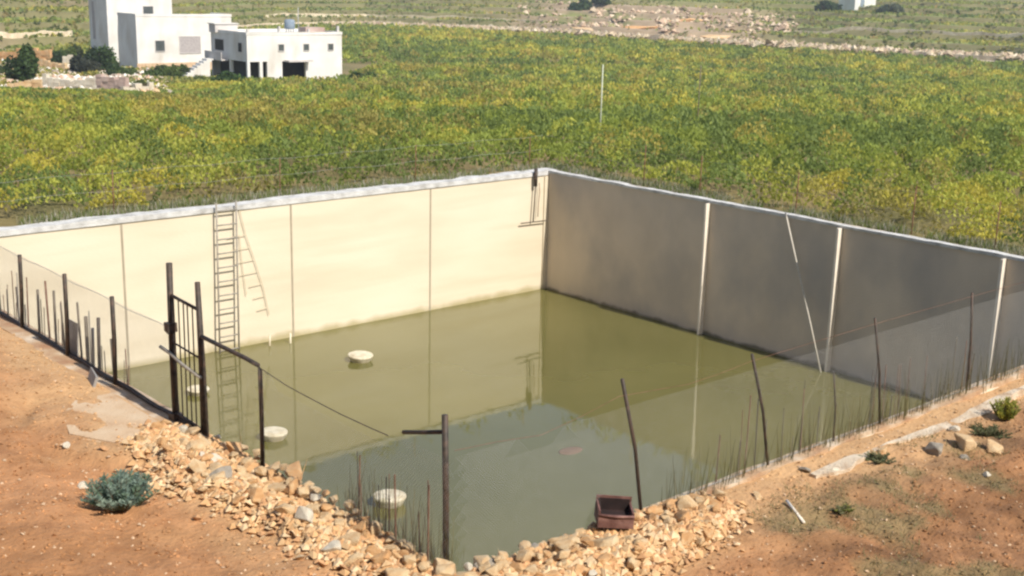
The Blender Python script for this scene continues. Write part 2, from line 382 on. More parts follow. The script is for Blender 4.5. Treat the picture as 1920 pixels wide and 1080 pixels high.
# joints of the sunlit wall, pale pilasters of the shaded one
for x in (-3.67, -7.37, -11.1):
    bm = bmesh.new(); box(bm, (x-.022, -.006, -3.4), (x+.022, .02, -.112)); rpart('joint', bm, 'joint')
for y in (-5.2, -8.58, -12.0):
    bm = bmesh.new(); box(bm, (-.14, y-.025, -3.5), (.02, y+.025, -.042), .004); rpart('pilaster', bm, 'strip')
bm = bmesh.new(); box(bm, (-.13, -.035, -3.5), (.01, .01, -.115)); rpart('corner_post', bm, 'lit_wall')
# ------------------------------------------------------------------ pale rope down the dark wall
tag(tube_obj('rope', [(-.04, -7.24, .06), (-.06, -7.30, -.04), (-.12, -7.70, -1.0), (-.18, -8.13, -2.0), (-.24, -8.56, -3.05)],
    .017, 'rope', n=6), 'pale slack rope slanting down the dark wall into the water', 'rope')

# ------------------------------------------------------------------ hanging pipe with a cross bar in the far corner
t = thing('depth_gauge', 'dark upright pipe with a cross bar hanging in the far corner of the basin', 'pipe', (-.5, -.1, 0))
tube_obj('pipe', [(0, 0, .12), (0, 0, -.32)], .045, 'steel', t)
tube_obj('rod', [(0, 0, -.30), (-.02, 0, -.7), (-.05, 0, -1.2)], .016, 'steel', t)
tube_obj('cross_bar', [(-.45, 0, -1.20), (.38, 0, -1.22)], .014, 'steel', t)
tube_obj('shadow_line', [(.14, .02, -.25), (.16, .02, -.5), (.13, .02, -.75), (.12, .02, -1.1)], .009, 'rust', t)  # thin rod added in place of the pipe's shadow line

# ------------------------------------------------------------------ ladder and rope shape added for the shadow-like pattern beside it
t = thing('ladder', 'grey metal ladder standing upright against the sunlit cream wall', 'ladder', (-8.95, -.14, WATER))
for sx in (-.22, .22): tube_obj('rail', [(sx-.06, -.05, -.3), (sx-.01, 0, 1.6), (sx+.02, .02, 3.12)], .019, 'ladder', t)
for k in range(11):
    z = .05+k*.29; o_ = -.06+.027*z
    tube_obj('rung', [(-.22+o_, -.04+.016*z, z), (.22+o_, -.04+.016*z, z)], .015, 'ladder', t, 6)
t = thing('shadow_ladder', 'rope shape added for the slanted shadow-like rungs to the right of the metal ladder', 'rope ladder', (-8.6, -.05, 0))  # added shape standing in for the ladder's slanted shadow-like pattern
tube_obj('shadow_rail', [(0, 0, -.08), (.12, 0, -.6), (.32, 0, -1.2), (.50, 0, -1.8), (.62, 0, -2.4)], .008, 'shadow_rope', t, 5)
tube_obj('shadow_rail', [(-.02, 0, -.6), (.02, 0, -1.2), (.10, 0, -1.9)], .007, 'shadow_rope', t, 5)
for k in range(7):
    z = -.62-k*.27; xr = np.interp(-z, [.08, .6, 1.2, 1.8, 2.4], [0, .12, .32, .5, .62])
    tube_obj('rung', [(xr, 0, z), (xr-.42+.03*k*(k > 3), .0, z-.02)], .007, 'shadow_rope', t, 5)  # rungs added for the slanted shadow-like pattern
for i, (x, lab) in enumerate(((-8.13, 'short pale stake in the water just right of the ladder foot'), (-7.69, 'short pale stake in the water farther right of the ladder'))):
    tag(tube_obj('stake', [(x, -.3-.1*i, -3.2), (x+.02, -.28-.1*i, -2.78)], .022, 'float', n=7), lab, 'stake', 'pale stakes by the wall')

# ------------------------------------------------------------------ floats on the water
def float_thing(x, y, r, h, lab, rot):
    f = thing('float', lab, 'float', (x, y, WATER), rot, 'cream floats on the green water')
    bm = bmesh.new(); lathe(bm, [(r*.55, -.08), (r*.80, h*.1), (r*.97, h*.65), (r, h*.8), (r*.97, h*.93), (r*.88, h)])
    obj('drum', bm, 'float', f)
    bm = bmesh.new(); lathe(bm, [(r*.80, h*.9), (r*.78, h*1.05), (r*.70, h*1.09), (r*.3, h*1.11)]); obj('lid', bm, 'float', f)
    f.rotation_euler[0] = .04; return f
float_thing(-7.2, -2.3, .26, .14, 'cream round float farthest out on the sunlit green water', .3)
float_thing(-10.84, -5.07, .235, .14, 'cream round float seen behind the pipe frame of the fence', 1.1)
float_thing(-10.88, -8.46, .25, .15, 'brightest cream round float nearest the near corner of the basin', 2.2)
float_thing(-10.75, -2.2, .21, .11, 'low cream round float seen through the bars of the gate', .8)
bm = bmesh.new(); bmesh.ops.create_uvsphere(bm, u_segments=18, v_segments=8, radius=.3)
for v in bm.verts: v.co = Vector((v.co.x*.8, v.co.y*.5, v.co.z*.04))
tag(obj('plastic_bag', bm, 'pink', loc=(-7.27, -8.56, WATER+.001), smooth=True), 'dull pink plastic sheet floating flat in mid water', 'plastic bag')

# ------------------------------------------------------------------ chain link fences
def netting(u0, u1, h, plane, at, z0=.0, top=None, step=.034, r=.00055):
    """real diagonal wires; plane 'x' = runs along y at x=at; top(u) gives the upper edge"""
    bm = bmesh.new(); L = u1-u0
    topf = top or (lambda u: h)
    def P(u, z): return (at, u, z) if plane == 'x' else (u, at, z)
    for sgn in (1, -1):
        k = -h
        while k < L+h:
            seg = []
            n = 9
            for i in range(n+1):
                z = z0+(h-z0)*i/n; u = u0+k+sgn*(z-z0) + (0 if sgn > 0 else 0)
                if u0 <= u <= u1 and z <= topf(u): seg.append((u+.006*math.sin(z*9+u*3), z))
            if len(seg) > 1:
                a, b = seg[0], seg[-1]; mid = seg[len(seg)//2]
                off = .006*sgn
                pts = [P(a[0], a[1]), P(mid[0], mid[1]), P(b[0], b[1])] if len(seg) > 2 else [P(*a), P(*b)]
                tube(bm, [Vector(q)+Vector((off, 0, 0) if plane == 'x' else (0, off, 0)) for q in pts], r, 3, False)
            k += step
    return bm
fl = thing('chain_link_fence', 'rusty fence of thin posts and wire netting along the left rim', 'fence', (-LX-.1, -6, 0))
def lpart(name, pts, r, m='steel', n=7):
    return tube_obj(name, [(p_[0]+LX+.1, p_[1]+6, p_[2]) for p_ in pts], r, m, fl, n)
XL = -LX-.10
for y, h, dy in ((-3.4, 1.05, .05), (-5.0, 1.02, -.08), (-6.55, 1.02, -.12), (-8.05, 1.05, -.08), (-9.42, 1.05, -.05)):
    lpart('post', [(XL, y, -.15), (XL+.01, y+dy*.5, h*.5), (XL, y+dy, h)], .026)
bm = netting(-10.9, -2.6, 1.0, 'x', XL+.03, r=.00085); o = obj('wire_netting', bm, 'wire', fl); o.location = (LX+.1, 6, 0)
for z in (.02, .98):
    lpart('strand', [(XL+.03, y, z+.012*math.sin(y*4)) for y in np.linspace(-10.9, -2.6, 24)], .004, 'wire', 4)
lpart('ground_rail', [(XL+.02, y, .04+.012*math.sin(y*5)) for y in np.linspace(-11.45, -5.2, 20)], .026, 'steel', 6)
for k in range(26):
    y = -5.3-4.3*random.random(); h = random.uniform(.25, .72); lpart('rod', [(XL+.08, y, -.1), (XL+.09, y+random.uniform(-.04, .04), h)], random.uniform(.004, .009), random.choice(('rust', 'wood', 'sheet')), 5)
# stakes poking up behind the netting
for i, (y, h, dx, dy, r_, m_) in enumerate(((-5.55, .62, .10, .02, .022, 'wood'), (-6.25, .50, .14, .04, .013, 'wood'), (-6.95, .62, .12, -.05, .018, 'wood'),
        (-7.28, .78, .16, .03, .014, 'rust'), (-7.52, .72, .10, -.04, .017, 'wood'), (-7.78, .60, .13, .04, .014, 'wood'), (-8.32, .72, .12, .05, .014, 'wood'),
        (-8.50, .60, .10, -.02, .024, 'wood'), (-8.80, .66, .12, -.07, .022, 'steel'), (-9.22, .48, .15, .04, .016, 'wood'), (-5.85, .4, .1, -.04, .012, 'wood'), (-8.64, .5, .1, -.06, .02, 'sheet'))):
    s_ = tube_obj('fence_stake', [(0, 0, -.2), (0, dy*.6, h*.5), (0, dy, h)], r_, m_, n=6)
    s_.location = (-LX-.06+dx*.3, y, 0)
    tag(s_, ['tall', 'short', 'leaning', 'thin', 'stout', 'weathered'][i % 6] + ' wooden stake standing behind the left netting', 'stake', 'stakes set along the left rim')
LAB = ['dark thick stake at the left edge of the view, topmost on the rim', 'short thin stake just left of the first tall fence post', 'stake just right of the first tall fence post',
       'thin rusty stake, second to the right of the first tall fence post', 'stake in the middle between the first two tall fence posts', 'stake just left of the second tall fence post',
       'thin stake just right of the second tall fence post', 'stout stake leaning beside the second tall fence post', 'dark stake halfway between the second and third tall fence posts',
       'low stake just left of the third tall fence post', 'very short stake near the left edge of the view', 'grey sheet metal stake next to the stout leaning stake']
for s_, lb in zip([o_ for o_ in C.objects if o_.name.startswith('fence_stake')], LAB): s_['label'] = lb
bm = bmesh.new(); box(bm, (-.008, -.16, 0), (.008, .16, .42), .01)
o = obj('metal_sheet', bm, 'sheet', loc=(-LX-.03, -8.0, .02)); o.rotation_euler = (.05, .06, .1)
tag(o, 'grey weathered sheet propped on the left rim behind the second fence post', 'metal sheet')

bm = bmesh.new(); box(bm, (-.012, -.20, 0), (.012, .20, .20), .012)  # sheet added to stand in for the shaded hollow under the rim
o = obj('metal_sheet', bm, 'sheet', loc=(-LX-.34, -9.28, -.02)); o.rotation_euler = (.0, .35, -.25)  # added sheet, stands in for the dark hollow under the rim
tag(o, 'dark grey sheet added for the dark hollow under the rim beside the landing', 'metal sheet')

# gate: two tall posts with a barred leaf
gt = thing('gate', 'narrow dark iron gate with upright bars between two tall posts', 'gate', (XL, -11.24, 0))
tube_obj('gate_post', [(0, .32, -.2), (0, .33, .8), (0, .31, 1.70)], .034, 'steel', gt)
tube_obj('gate_post', [(0, -.33, -.2), (.01, -.30, .8), (0, -.29, 1.62)], [.042, .036, .028], 'steel', gt)
for z in (.10, .86, 1.36): tube_obj('rail', [(.0, .31, z+.01), (0, -.29, z-.02)], .017 if z != .86 else .010, 'steel', gt, 6)
for k in range(6):
    y = .25-k*.1; tube_obj('bar', [(0, y, .10), (.004*(k % 3), y, 1.36)], .0075, 'steel', gt, 5)
tube_obj('latch_bar', [(-.07, .46, .80), (-.04, .30, .76), (-.05, 0, .71), (-.03, -.34, .66)], .018, 'ladder', gt, 6)
bm = bmesh.new(); box(bm, (-.06, .27, .98), (.05, .37, 1.07), .01); obj('hinge', bm, 'steel', gt)
tube_obj('brace', [(0, .34, .62), (.12, .52, .25), (.16, .58, .0)], .014, 'ladder', gt, 6)
bm = bmesh.new(); box(bm, (-.05, .26, .0), (.05, .38, .10), .012); obj('foot_bracket', bm, 'steel', gt)

# pipe frame panel beside the gate
pf = thing('side_fence', 'dark pipe framed netting panel to the right of the gate', 'fence', (XL, -12.1, 0))
tube_obj('frame', [(0, .52, 1.08), (0, .1, 1.075), (0, -.35, 1.07), (0, -.57, 1.06), (0, -.605, 1.02), (0, -.61, .6), (0, -.60, -.2)], .022, 'steel', pf, 7)
bm = netting(-.60, .50, 1.05, 'x', 0.0); obj('wire_netting', bm, 'wire', pf)

# netting from the panel to the near corner and along the right rim
fr_ = thing('chain_link_fence', 'sagging netting on leaning posts round the near corner and right rim', 'fence', (XL, -LY-.1, 0))
def fpart(name, pts, r, m='steel', n=7): return tube_obj(name, [(a-XL, b+LY+.1, c) for a, b, c in pts], r, m, fr_, n)
YR = -LY-.06
fpart('post', [(-15.2, -15.28, -.2), (-15.2, -15.27, .6), (-15.21, -15.26, 1.28)], .026)
fpart('post_arm', [(-15.2, -15.26, 1.14), (-15.2, -15.0, 1.06), (-15.21, -14.72, .98)], .018)
topL = lambda u: np.interp(u, [-15.3, -14.7, -14.0, -13.2, -12.7], [1.12, .98, .97, .99, 1.04])
bm = netting(YR, -12.70, 1.15, 'x', XL+.0, top=topL); o = obj('wire_netting', bm, 'wire', fr_); o.location = (-XL, LY+.1, 0)
fpart('strand', [(XL, u, float(topL(u))) for u in np.linspace(-14.72, -12.7, 10)], .005, 'steel', 4)
for x, h, dx, r_ in ((-13.22, 1.32, -.34, .023), (-11.42, 1.22, -.40, .020), (-9.50, 1.24, -.30, .018), (-7.72, 1.22, -.12, .020), (-10.36, .78, -.1, .012), (-5.6, 1.2, .05, .020), (-3.6, 1.2, -.05, .020)):
    fpart('post', [(x, YR, -.15), (x+dx*.5+.02, YR, h*.5), (x+dx, YR+.01, h)], r_*.74)
for k in range(30):
    x = -12.4+4.8*random.random()**.8; h = random.uniform(.2, .85); fpart('rod', [(x, YR+.03, -.1), (x+random.uniform(-.04, .04), YR+.03, h)], random.uniform(.003, .006), random.choice(('steel', 'rust', 'wood')), 5)
for k in range(14):
    y = -15.2+1.0*random.random(); fpart('rod', [(XL+.04, y, -.1), (XL+.04, y+random.uniform(-.04, .04), random.uniform(.25, .75))], random.uniform(.003, .007), random.choice(('steel', 'rust', 'wood')), 5)
topR = lambda u: np.interp(u, [-15.2, -14.4, -13.6, -12.6, -11.8, -9.8, -7.8, -2], [1.12, 1.03, 1.18, 1.10, 1.16, 1.18, 1.18, 1.15])
bm = netting(XL, -2.6, 1.2, 'y', YR, top=topR, step=.027, r=.00045); o = obj('wire_netting', bm, 'wire', fr_); o.location = (-XL, LY+.1, 0)
fpart('strand', [(u, YR, float(topR(u))) for u in np.linspace(XL, -2.6, 30)], .0020, 'rust', 4)
fpart('strand', [(u, YR, .05) for u in np.linspace(-13.0, -2.6, 20)], .004, 'wire', 4)

# thin rusty posts along the far rims
ff = thing('post_and_wire_fence', 'row of thin rusty posts and wires along the far rims', 'fence', (.3, .3, 0))
for x, y, h in ((.35, -2.9, .95), (.35, -4.6, .9), (.35, -7.2, .85), (.35, -9.9, .95), (.35, -11.6, .9), (-.15, .55, .8), (-3.7, .55, .85), (-7.3, .55, .8), (-11.0, .55, .85)):
    tube_obj('post', [(x-.3, y-.3, -.2), (x-.3+.02, y-.3, h)], .011, 'rust', ff, 6)
for z in (.45, .8):
    tube_obj('strand', [(.05, yy-.3, z+.02*math.sin(yy*3)) for yy in np.linspace(-12, .5, 24)], .0025, 'wire', ff, 3)
    tube_obj('strand', [(xx-.3, .25, z+.02*math.sin(xx*3)) for xx in np.linspace(-15, .3, 24)], .0025, 'wire', ff, 3)

# ------------------------------------------------------------------ rocks
def rock_mesh(seed, sub=2, ang=.75):
    r = random.Random(seed); bm = bmesh.new(); pts = []
    sx, sy, sz = r.uniform(.8, 1.25), r.uniform(.7, 1.0), r.uniform(.5, .8)
    for k in range(12):
        v = Vector((r.gauss(0, 1), r.gauss(0, 1), r.gauss(0, 1))).normalized()*r.uniform(.8, 1.0)
        bm.verts.new((v.x*sx, v.y*sy, v.z*sz))
    res_ = bmesh.ops.convex_hull(bm, input=bm.verts)
    bmesh.ops.delete(bm, geom=[v for v in bm.verts if not v.link_faces], context='VERTS')
    bmesh.ops.bevel(bm, geom=list(bm.edges), offset=.045, segments=1, affect='EDGES', profile=.6)
    me = bpy.data.meshes.new('rock'); bm.to_mesh(me); bm.free()
    return me
MESHES = {}
for mname in ('stone', 'ostone', 'gstone', 'white_stone'):
    MESHES[mname] = []
    for k in range(6):
        me = rock_mesh(k*13 + {'stone': 100, 'ostone': 200, 'gstone': 300, 'white_stone': 400}[mname])
        me.materials.append(M_[mname]); MESHES[mname].append(me)
def rock(x, y, s, m, label, group=None, dz=0.0, name='rock', rot=None, sc3=None):
    o = bpy.data.objects.new(name, MESHES[m][random.randrange(6)]); C.objects.link(o)
    o.location = (x, y, float(gz(x, y)) + s*.14 + dz)
    o.rotation_euler = rot or (random.uniform(-.5, .5), random.uniform(-.5, .5), random.uniform(0, 6.3))
    k = sc3 or (1, 1, 1); o.scale = (s*k[0], s*k[1], s*k[2])
    return tag(o, label, 'rock', group)
GP = 'stones of the rubble heap at the near corner'
placed = []
n = 0; tries = 0
while n < 290 and tries < 20000:
    tries += 1
    i = random.randrange(len(PILE)-1); k = random.random()
    (ax, ay, aw), (bx, by, bw) = PILE[i], PILE[i+1]
    wd = aw+(bw-aw)*k; ang = random.uniform(0, 6.3); rr = wd*random.random()**.7*.98
    x = ax+(bx-ax)*k+rr*math.cos(ang); y = ay+(by-ay)*k+rr*math.sin(ang)
    if x > -LX+.02 and y > -LY-.0: continue
    if (x+13.86)**2+(y+15.84)**2 < .045: continue
    s = random.choice((.045, .055, .065, .08, .09, .11, .13))*random.uniform(.85, 1.2)
    if any((x-a)**2+(y-b)**2 < (.50*(s+c))**2 for a, b, c in placed): continue
    placed.append((x, y, s)); n += 1
    m = random.choices(('stone', 'ostone', 'gstone', 'white_stone'), (.50, .44, .02, .04) if x < -13.9 else (.4, .6, 0, 0))[0]
    lab = {'stone': 'cream angular stone lying in the rubble heap on the near rim', 'ostone': 'orange tan angular stone lying in the rubble heap on the near rim',
           'gstone': 'grey angular stone lying in the rubble heap on the near rim', 'white_stone': 'whitish angular stone lying in the rubble heap on the near rim'}[m]
    plc = ('at the foot of the gate' if y > -12.1 else 'below the pipe framed panel' if y > -13.3 else 'between the panel and the corner post' if y > -14.9
           else 'round the near corner post' if x < -14.6 else 'between the corner post and the tin box' if x < -13.8 else 'round and right of the tin box')
    szw = 'large' if s > .092 else 'middling' if s > .062 else 'small'
    hue = {'stone': 'cream', 'ostone': 'orange tan', 'gstone': 'grey', 'white_stone': 'whitish'}[m]
    lab = szw+' '+hue+' angular stone in the rubble '+plc
    rock(x, y, s, m, lab, szw+' '+hue+' stones in the rubble '+plc, dz=random.uniform(-.01, .06)+(.04 if x > -LX-.25 and y > -LY-.4 else 0))
for x, y, s, m, lab in ((-15.0, -15.58, .17, 'gstone', 'large rounded grey boulder just right of the near corner post'),
        (-15.66, -12.35, .15, 'white_stone', 'large whitish rock at the top of the rubble heap below the gate panel'),
        (-15.82, -12.75, .16, 'gstone', 'large grey rock in the middle of the left rubble heap'),
        (-13.07, -15.76, .20, 'ostone', 'large orange rock just right of the maroon tin box'),
        (-12.78, -15.9, .13, 'ostone', 'orange rock at the right end of the rubble heap'),
        (-13.25, -15.80, .09, 'white_stone', 'whitish rock wedged beside the maroon tin box'),
        (-12.85, -16.05, .10, 'stone', 'cream rock below the large orange rock right of the tin box'),
        (-11.05, -16.02, .11, 'white_stone', 'bright white rock on the outer edge of the right rim'),
        (-11.25, -15.85, .09, 'gstone', 'grey rock beside the bright white rock on the right rim'),
        (-9.42, -16.45, .21, 'stone', 'upright cream rock over a dark hollow on the right bank'),
        (-9.78, -16.36, .15, 'gstone', 'pinkish grey rock over the dark hollow on the right bank'),
        (-9.22, -16.70, .15, 'stone', 'slanting cream rock right of the dark hollow on the right bank'),
        (-9.62, -16.62, .08, 'gstone', 'small grey rock below the dark hollow on the right bank'),
        (-9.0, -16.15, .08, 'white_stone', 'small whitish rock beside the outer edge near the yellow plant'),
        (-15.95, -11.55, .07, 'white_stone', 'small whitish rock at the lower edge of the concrete landing'),
        (-16.55, -11.0, .06, 'white_stone', 'lone pale rock on the red soil left of the landing'),
        (-16.75, -11.9, .09, 'white_stone', 'pale block on the soil just behind the blue green bush'),
        (-9.9, -17.0, .06, 'white_stone', 'lone pale pebble rock low on the right bank below the hollow'),
        (-12.1, -15.95, .07, 'stone', 'cream rock on the right rim above the white pipe'),
        (-10.2, -16.05, .08, 'stone', 'cream rock on the outer edge midway along the right rim')):
    rock(x, y, s, m, lab)

def scatter_chips(name, pts, sizes, tint, m, label, cat):
    """many little octahedral stones in one mesh"""
    base = np.array([(1, 0, 0), (-1, 0, 0), (0, 1, 0), (0, -1, 0), (0, 0, .7), (0, 0, -.6)], float)
    fs = np.array([(0, 2, 4), (2, 1, 4), (1, 3, 4), (3, 0, 4), (2, 0, 5), (1, 2, 5), (3, 1, 5), (0, 3, 5)])
    n = len(pts); a = rng.random(n)*6.28; ca, sa = np.cos(a), np.sin(a)
    V = base[None]*(1+rng.normal(0, .22, (n, 6, 1)))*sizes[:, None, None]
    tl = rng.normal(0, .35, (n, 1))
    V = np.stack([V[..., 0]*ca[:, None]-V[..., 1]*sa[:, None], V[..., 0]*sa[:, None]+V[..., 1]*ca[:, None], V[..., 2]+V[..., 0]*tl], -1)
    V += pts[:, None]
    F = fs[None]+np.arange(n)[:, None, None]*6
    o = pydata(name, V.reshape(-1, 3), F.reshape(-1, 3), m, tint=np.repeat(tint, 6, 0))
    return tag(o, label, cat, kind='stuff')
M_['chips'] = mat('stone_chips', [(.85, .85, .85), (1.1, 1.1, 1.1)], 30, .95, attr='tint')
# chips within the heap
N = 15000
i = rng.integers(0, len(PILE)-1, N); k = rng.random(N); PA = np.array(PILE)
w_ = PA[i, 2]*(1-k)+PA[i+1, 2]*k; an = rng.random(N)*6.28; rr = w_*(rng.random(N)**.6*.95+rng.exponential(.20, N))
x = PA[i, 0]*(1-k)+PA[i+1, 0]*k+rr*np.cos(an); y = PA[i, 1]*(1-k)+PA[i+1, 1]*k+rr*np.sin(an)
ok = ~((x > -LX-.04) & (y > -LY-.03)); x = x[ok]; y = y[ok]; n = len(x)
sz = .014+.042*rng.random(n)**1.8
c3 = np.array([[.58, .39, .21], [.56, .34, .165], [.62, .46, .28], [.49, .28, .14]])[rng.integers(0, 4, n)]*(.85+.3*rng.random((n, 1)))
scatter_chips('rubble', np.stack([x, y, gz(x, y)+sz*.4+.02*rng.random(n)], -1), sz, np.clip(c3, 0, .82), 'chips', 'small orange and cream stone chips between the larger stones of the heap', 'rubble')
# pebbles and clods on the soil
N = 75000
t_ = 7+rng.random(N)**.8*14; s_ = (rng.random(N)*2-1)*.55*t_; x, y = xy(t_, s_)
ok = ~((x > -LX-OUT-.02) & (y > -LY-OUTR-.02) & (x < OUT) & (y < OUT)) & (y < -2) & ((x < -LX) | (y < -LY)); x = x[ok]; y = y[ok]; n = len(x)
sz = .005+.017*rng.random(n)**3.5
tn = ground_tint(x, y); mixk = (rng.random(n) < .13)[:, None]
c3 = np.where(mixk, np.array([.52, .37, .24])*(.8+.4*rng.random((n, 1))), tn*(.75+.5*rng.random((n, 1))))
scatter_chips('gravel', np.stack([x, y, gz(x, y)+sz*.25], -1), sz, np.clip(c3, 0, .8), 'chips', 'small stones and clods strewn over the reddish soil', 'gravel')

# ------------------------------------------------------------------ things on the near ground
# concrete landing outside the gate
bm = bmesh.new()
pts = [(-15.53, -9.75), (-15.53, -11.55), (-15.85, -11.62), (-16.15, -11.25), (-16.42, -10.7), (-16.25, -10.1), (-15.95, -9.72)]
pts = [(a, b) for a, b in pts]
vb = [bm.verts.new((a, b, -.02)) for a, b in pts]; vt = [bm.verts.new((a, b, .045)) for a, b in pts]
bm.faces.new(vt); bm.faces.new(vb[::-1])
for k in range(len(pts)): bm.faces.new((vb[k], vb[(k+1) % len(pts)], vt[(k+1) % len(pts)], vt[k]))
bmesh.ops.recalc_face_normals(bm, faces=bm.faces); bmesh.ops.bevel(bm, geom=list(bm.edges), offset=.02, segments=2, affect='EDGES')
tag(obj('landing', bm, 'slab'), 'dusty beige concrete landing on the ground outside the gate', 'concrete slab')

# maroon tin box
tb = thing('tin_box', 'battered maroon tin box with an open dark top on the rubble', 'box', (-13.74, -15.70, .13), math.radians(-38))
w2, d2, h2 = .15, .12, .12
bm = bmesh.new()
for a, b in (((-w2, -d2, 0), (w2, -d2+.014, h2)), ((-w2, d2-.014, 0), (w2, d2, h2+.07)), ((-w2, -d2+.014, 0), (-w2+.014, d2-.014, h2+.03)), ((w2-.014, -d2+.014, 0), (w2, d2-.014, h2+.02)), ((-w2+.014, -d2+.014, 0), (w2-.014, d2-.014, .014))):
    box(bm, a, b, .004)
obj('body', bm, 'box_out', tb)
bm = bmesh.new(); box(bm, (-w2+.02, -d2+.02, .02), (w2-.02, d2-.02, h2-.05), .004); obj('inside_shade', bm, 'box_in', tb)  # dark blocks added for the shade of the open inside
bm = bmesh.new(); box(bm, (-w2+.016, d2-.034, .05), (w2-.016, d2-.018, h2+.05), .003); obj('inside_shade', bm, 'box_in', tb)
tube_obj('rim', [(-w2, -d2-.004, h2), (0, -d2-.010, h2-.008), (w2, -d2-.004, h2)], .012, 'box_out', tb, 6)
tb.rotation_euler = (math.radians(3), math.radians(4), math.radians(-38))

# short white pipe
tag(tube_obj('pipe', [(-12.03, -16.22, float(gz(-12.03, -16.22))+.03), (-12.22, -16.55, float(gz(-12.22, -16.55))+.02)], .014, 'strip', n=8), 'short white pipe lying on the brown bank right of the tin box', 'pipe')

# ------------------------------------------------------------------ foliage helpers
def leaves(name, P, S, tint, upish=.5, asp=2.2, m='leaf', parent=None):
    """P centres, S lengths; each leaf one bent quad"""
    n = len(P); d = rng.normal(0, 1, (n, 3)); d[:, 2] = abs(d[:, 2])+upish; d /= np.linalg.norm(d, axis=1)[:, None]
    q = rng.normal(0, 1, (n, 3)); b = np.cross(d, q); b /= np.linalg.norm(b, axis=1)[:, None]+1e-9
    h = (S/2)[:, None]; wv = (S/2/asp)[:, None]
    V = np.stack([P-d*h, P+b*wv, P+d*h, P-b*wv], 1)
    F = np.arange(n*4).reshape(n, 4)
    return pydata(name, V.reshape(-1, 3), F, m, parent, tint=np.repeat(tint, 4, 0))
GREEN = np.array([.23, .265, .055]); LIME = np.array([.34, .34, .065]); DARK = np.array([.155, .195, .055]); RUST = np.array([.38, .26, .085]); YEL = np.array([.42, .36, .065])
def field_tint(x, y, n):
    a = fbm(x*.10, y*.10+3, 4)[:, None]; b = fbm(x*.40+50, y*.40, 4)[:, None]; c = fbm(x*.06+9, y*.06, 3)[:, None]
    e = rng.random((n, 1))
    col = GREEN*(1-sstep(.35, .6, a)) + LIME*sstep(.35, .6, a)
    col = col*(1-sstep(.48, .60, b)*.85) + DARK*sstep(.48, .60, b)*.85
    k = sstep(.50, .62, c)*(e < .5); col = col*(1-k) + YEL*k
    k2 = sstep(.66, .76, fbm(x*.2+90, y*.2, 3))[:, None]*(e > .35); col = col*(1-k2*.8)+RUST*k2*.8
    col = np.where(e > .97, RUST, col)
    return np.clip(col*(.93+.14*rng.random((n, 1)))*np.array([1.22, 1.20, 1.50]), 0, .6)
def compound(t, s):            # where the houses and yards are
    a = s/np.maximum(t, 1); return ((s < -21.5) & (t > 138) & (t < 200)) | ((a < -.288+.012*np.sin(t*.9)) & (t > 106+3*np.sin(s*.8)) & (t < 200))
def plants(x, y, cell):
    """nearest plant of a jittered grid: distance to it and three random numbers of its own"""
    gx_, gy_ = np.floor(x/cell).astype(int), np.floor(y/cell).astype(int); best = np.full(x.shape, 9e9); h1 = np.zeros(x.shape); h2 = h1.copy(); h3 = h1.copy()
    for i in (-1, 0, 1):
        for j in (-1, 0, 1):
            a, b = gx_+i, gy_+j; r1 = _tab[a & 255, b & 255]; r2_ = _tab[(b+77) & 255, a & 255]
            d = np.hypot(x-(a+.15+.7*r1)*cell, y-(b+.15+.7*r2_)*cell); m = d < best
            best = np.where(m, d, best); h1 = np.where(m, _tab[(a+31) & 255, (b+9) & 255], h1); h2 = np.where(m, _tab[(a+131) & 255, (b+57) & 255], h2); h3 = np.where(m, _tab[(b+3) & 255, (a+200) & 255], h3)
    return best/cell, h1, h2, h3
N = 600000
u = rng.random(N); t_ = 21*np.exp(u*math.log(345/21.0)); s_ = (rng.random(N)*2-1)*.50*t_
x, y = xy(t_, s_)
cell = np.where(t_ < 75, 1.15, np.where(t_ < 150, 1.9, 3.2))
dd, h1, h2, h3 = plants(x, y, cell)
rad = .42+.30*h3
ok = ((x > .38) | (y > .62)) & ~compound(t_, s_) & (t_ < hill_start(s_/t_)-2) & ((dd < rad) | (rng.random(N) < .30))
x, y, t_, s_, dd, h1, h2, h3, rad, cell = [q[ok] for q in (x, y, t_, s_, dd, h1, h2, h3, rad, cell)]; n = len(x)
dome = np.clip(1-(dd/rad)**2, 0, 1)
hgt = (.10+(.35+.45*h2)*dome)*np.minimum(cell, 1.9)/1.15
hgt = hgt*(1-.68*sstep(-.20, -.26, s_/t_)*sstep(62, 88, t_))
zz = gz(x, y)+hgt*(1-rng.random(n)**2*.6)
a = fbm(x*.07, y*.07+3, 3); c = fbm(x*.05+9, y*.05, 3); v = h1+(a-.5)*1.6
pal = np.where((v < .28)[:, None], DARK, np.where((v < .62)[:, None], GREEN, np.where((v < .90)[:, None], LIME, YEL)))
rusty = ((h2 > .955) | ((fbm(x*.12+90, y*.12, 3) > .63) & (h2 > .62)))[:, None]
pal = np.where(rusty, pal*.5+RUST*.5, pal)
pal = pal*(.85+.3*h3[:, None])*(.92+.16*rng.random((n, 1)))*np.array([1.22, 1.27, 1.25])
leaves('field_plants', np.stack([x, y, zz], -1), (.0040*t_**.93)*(.7+.7*rng.random(n)), np.clip(pal, 0, .6), .9, 1.7)
tag(bpy.data.objects['field_plants'], 'dense low yellow green crop covering the field beyond the basin', 'crop', kind='stuff')

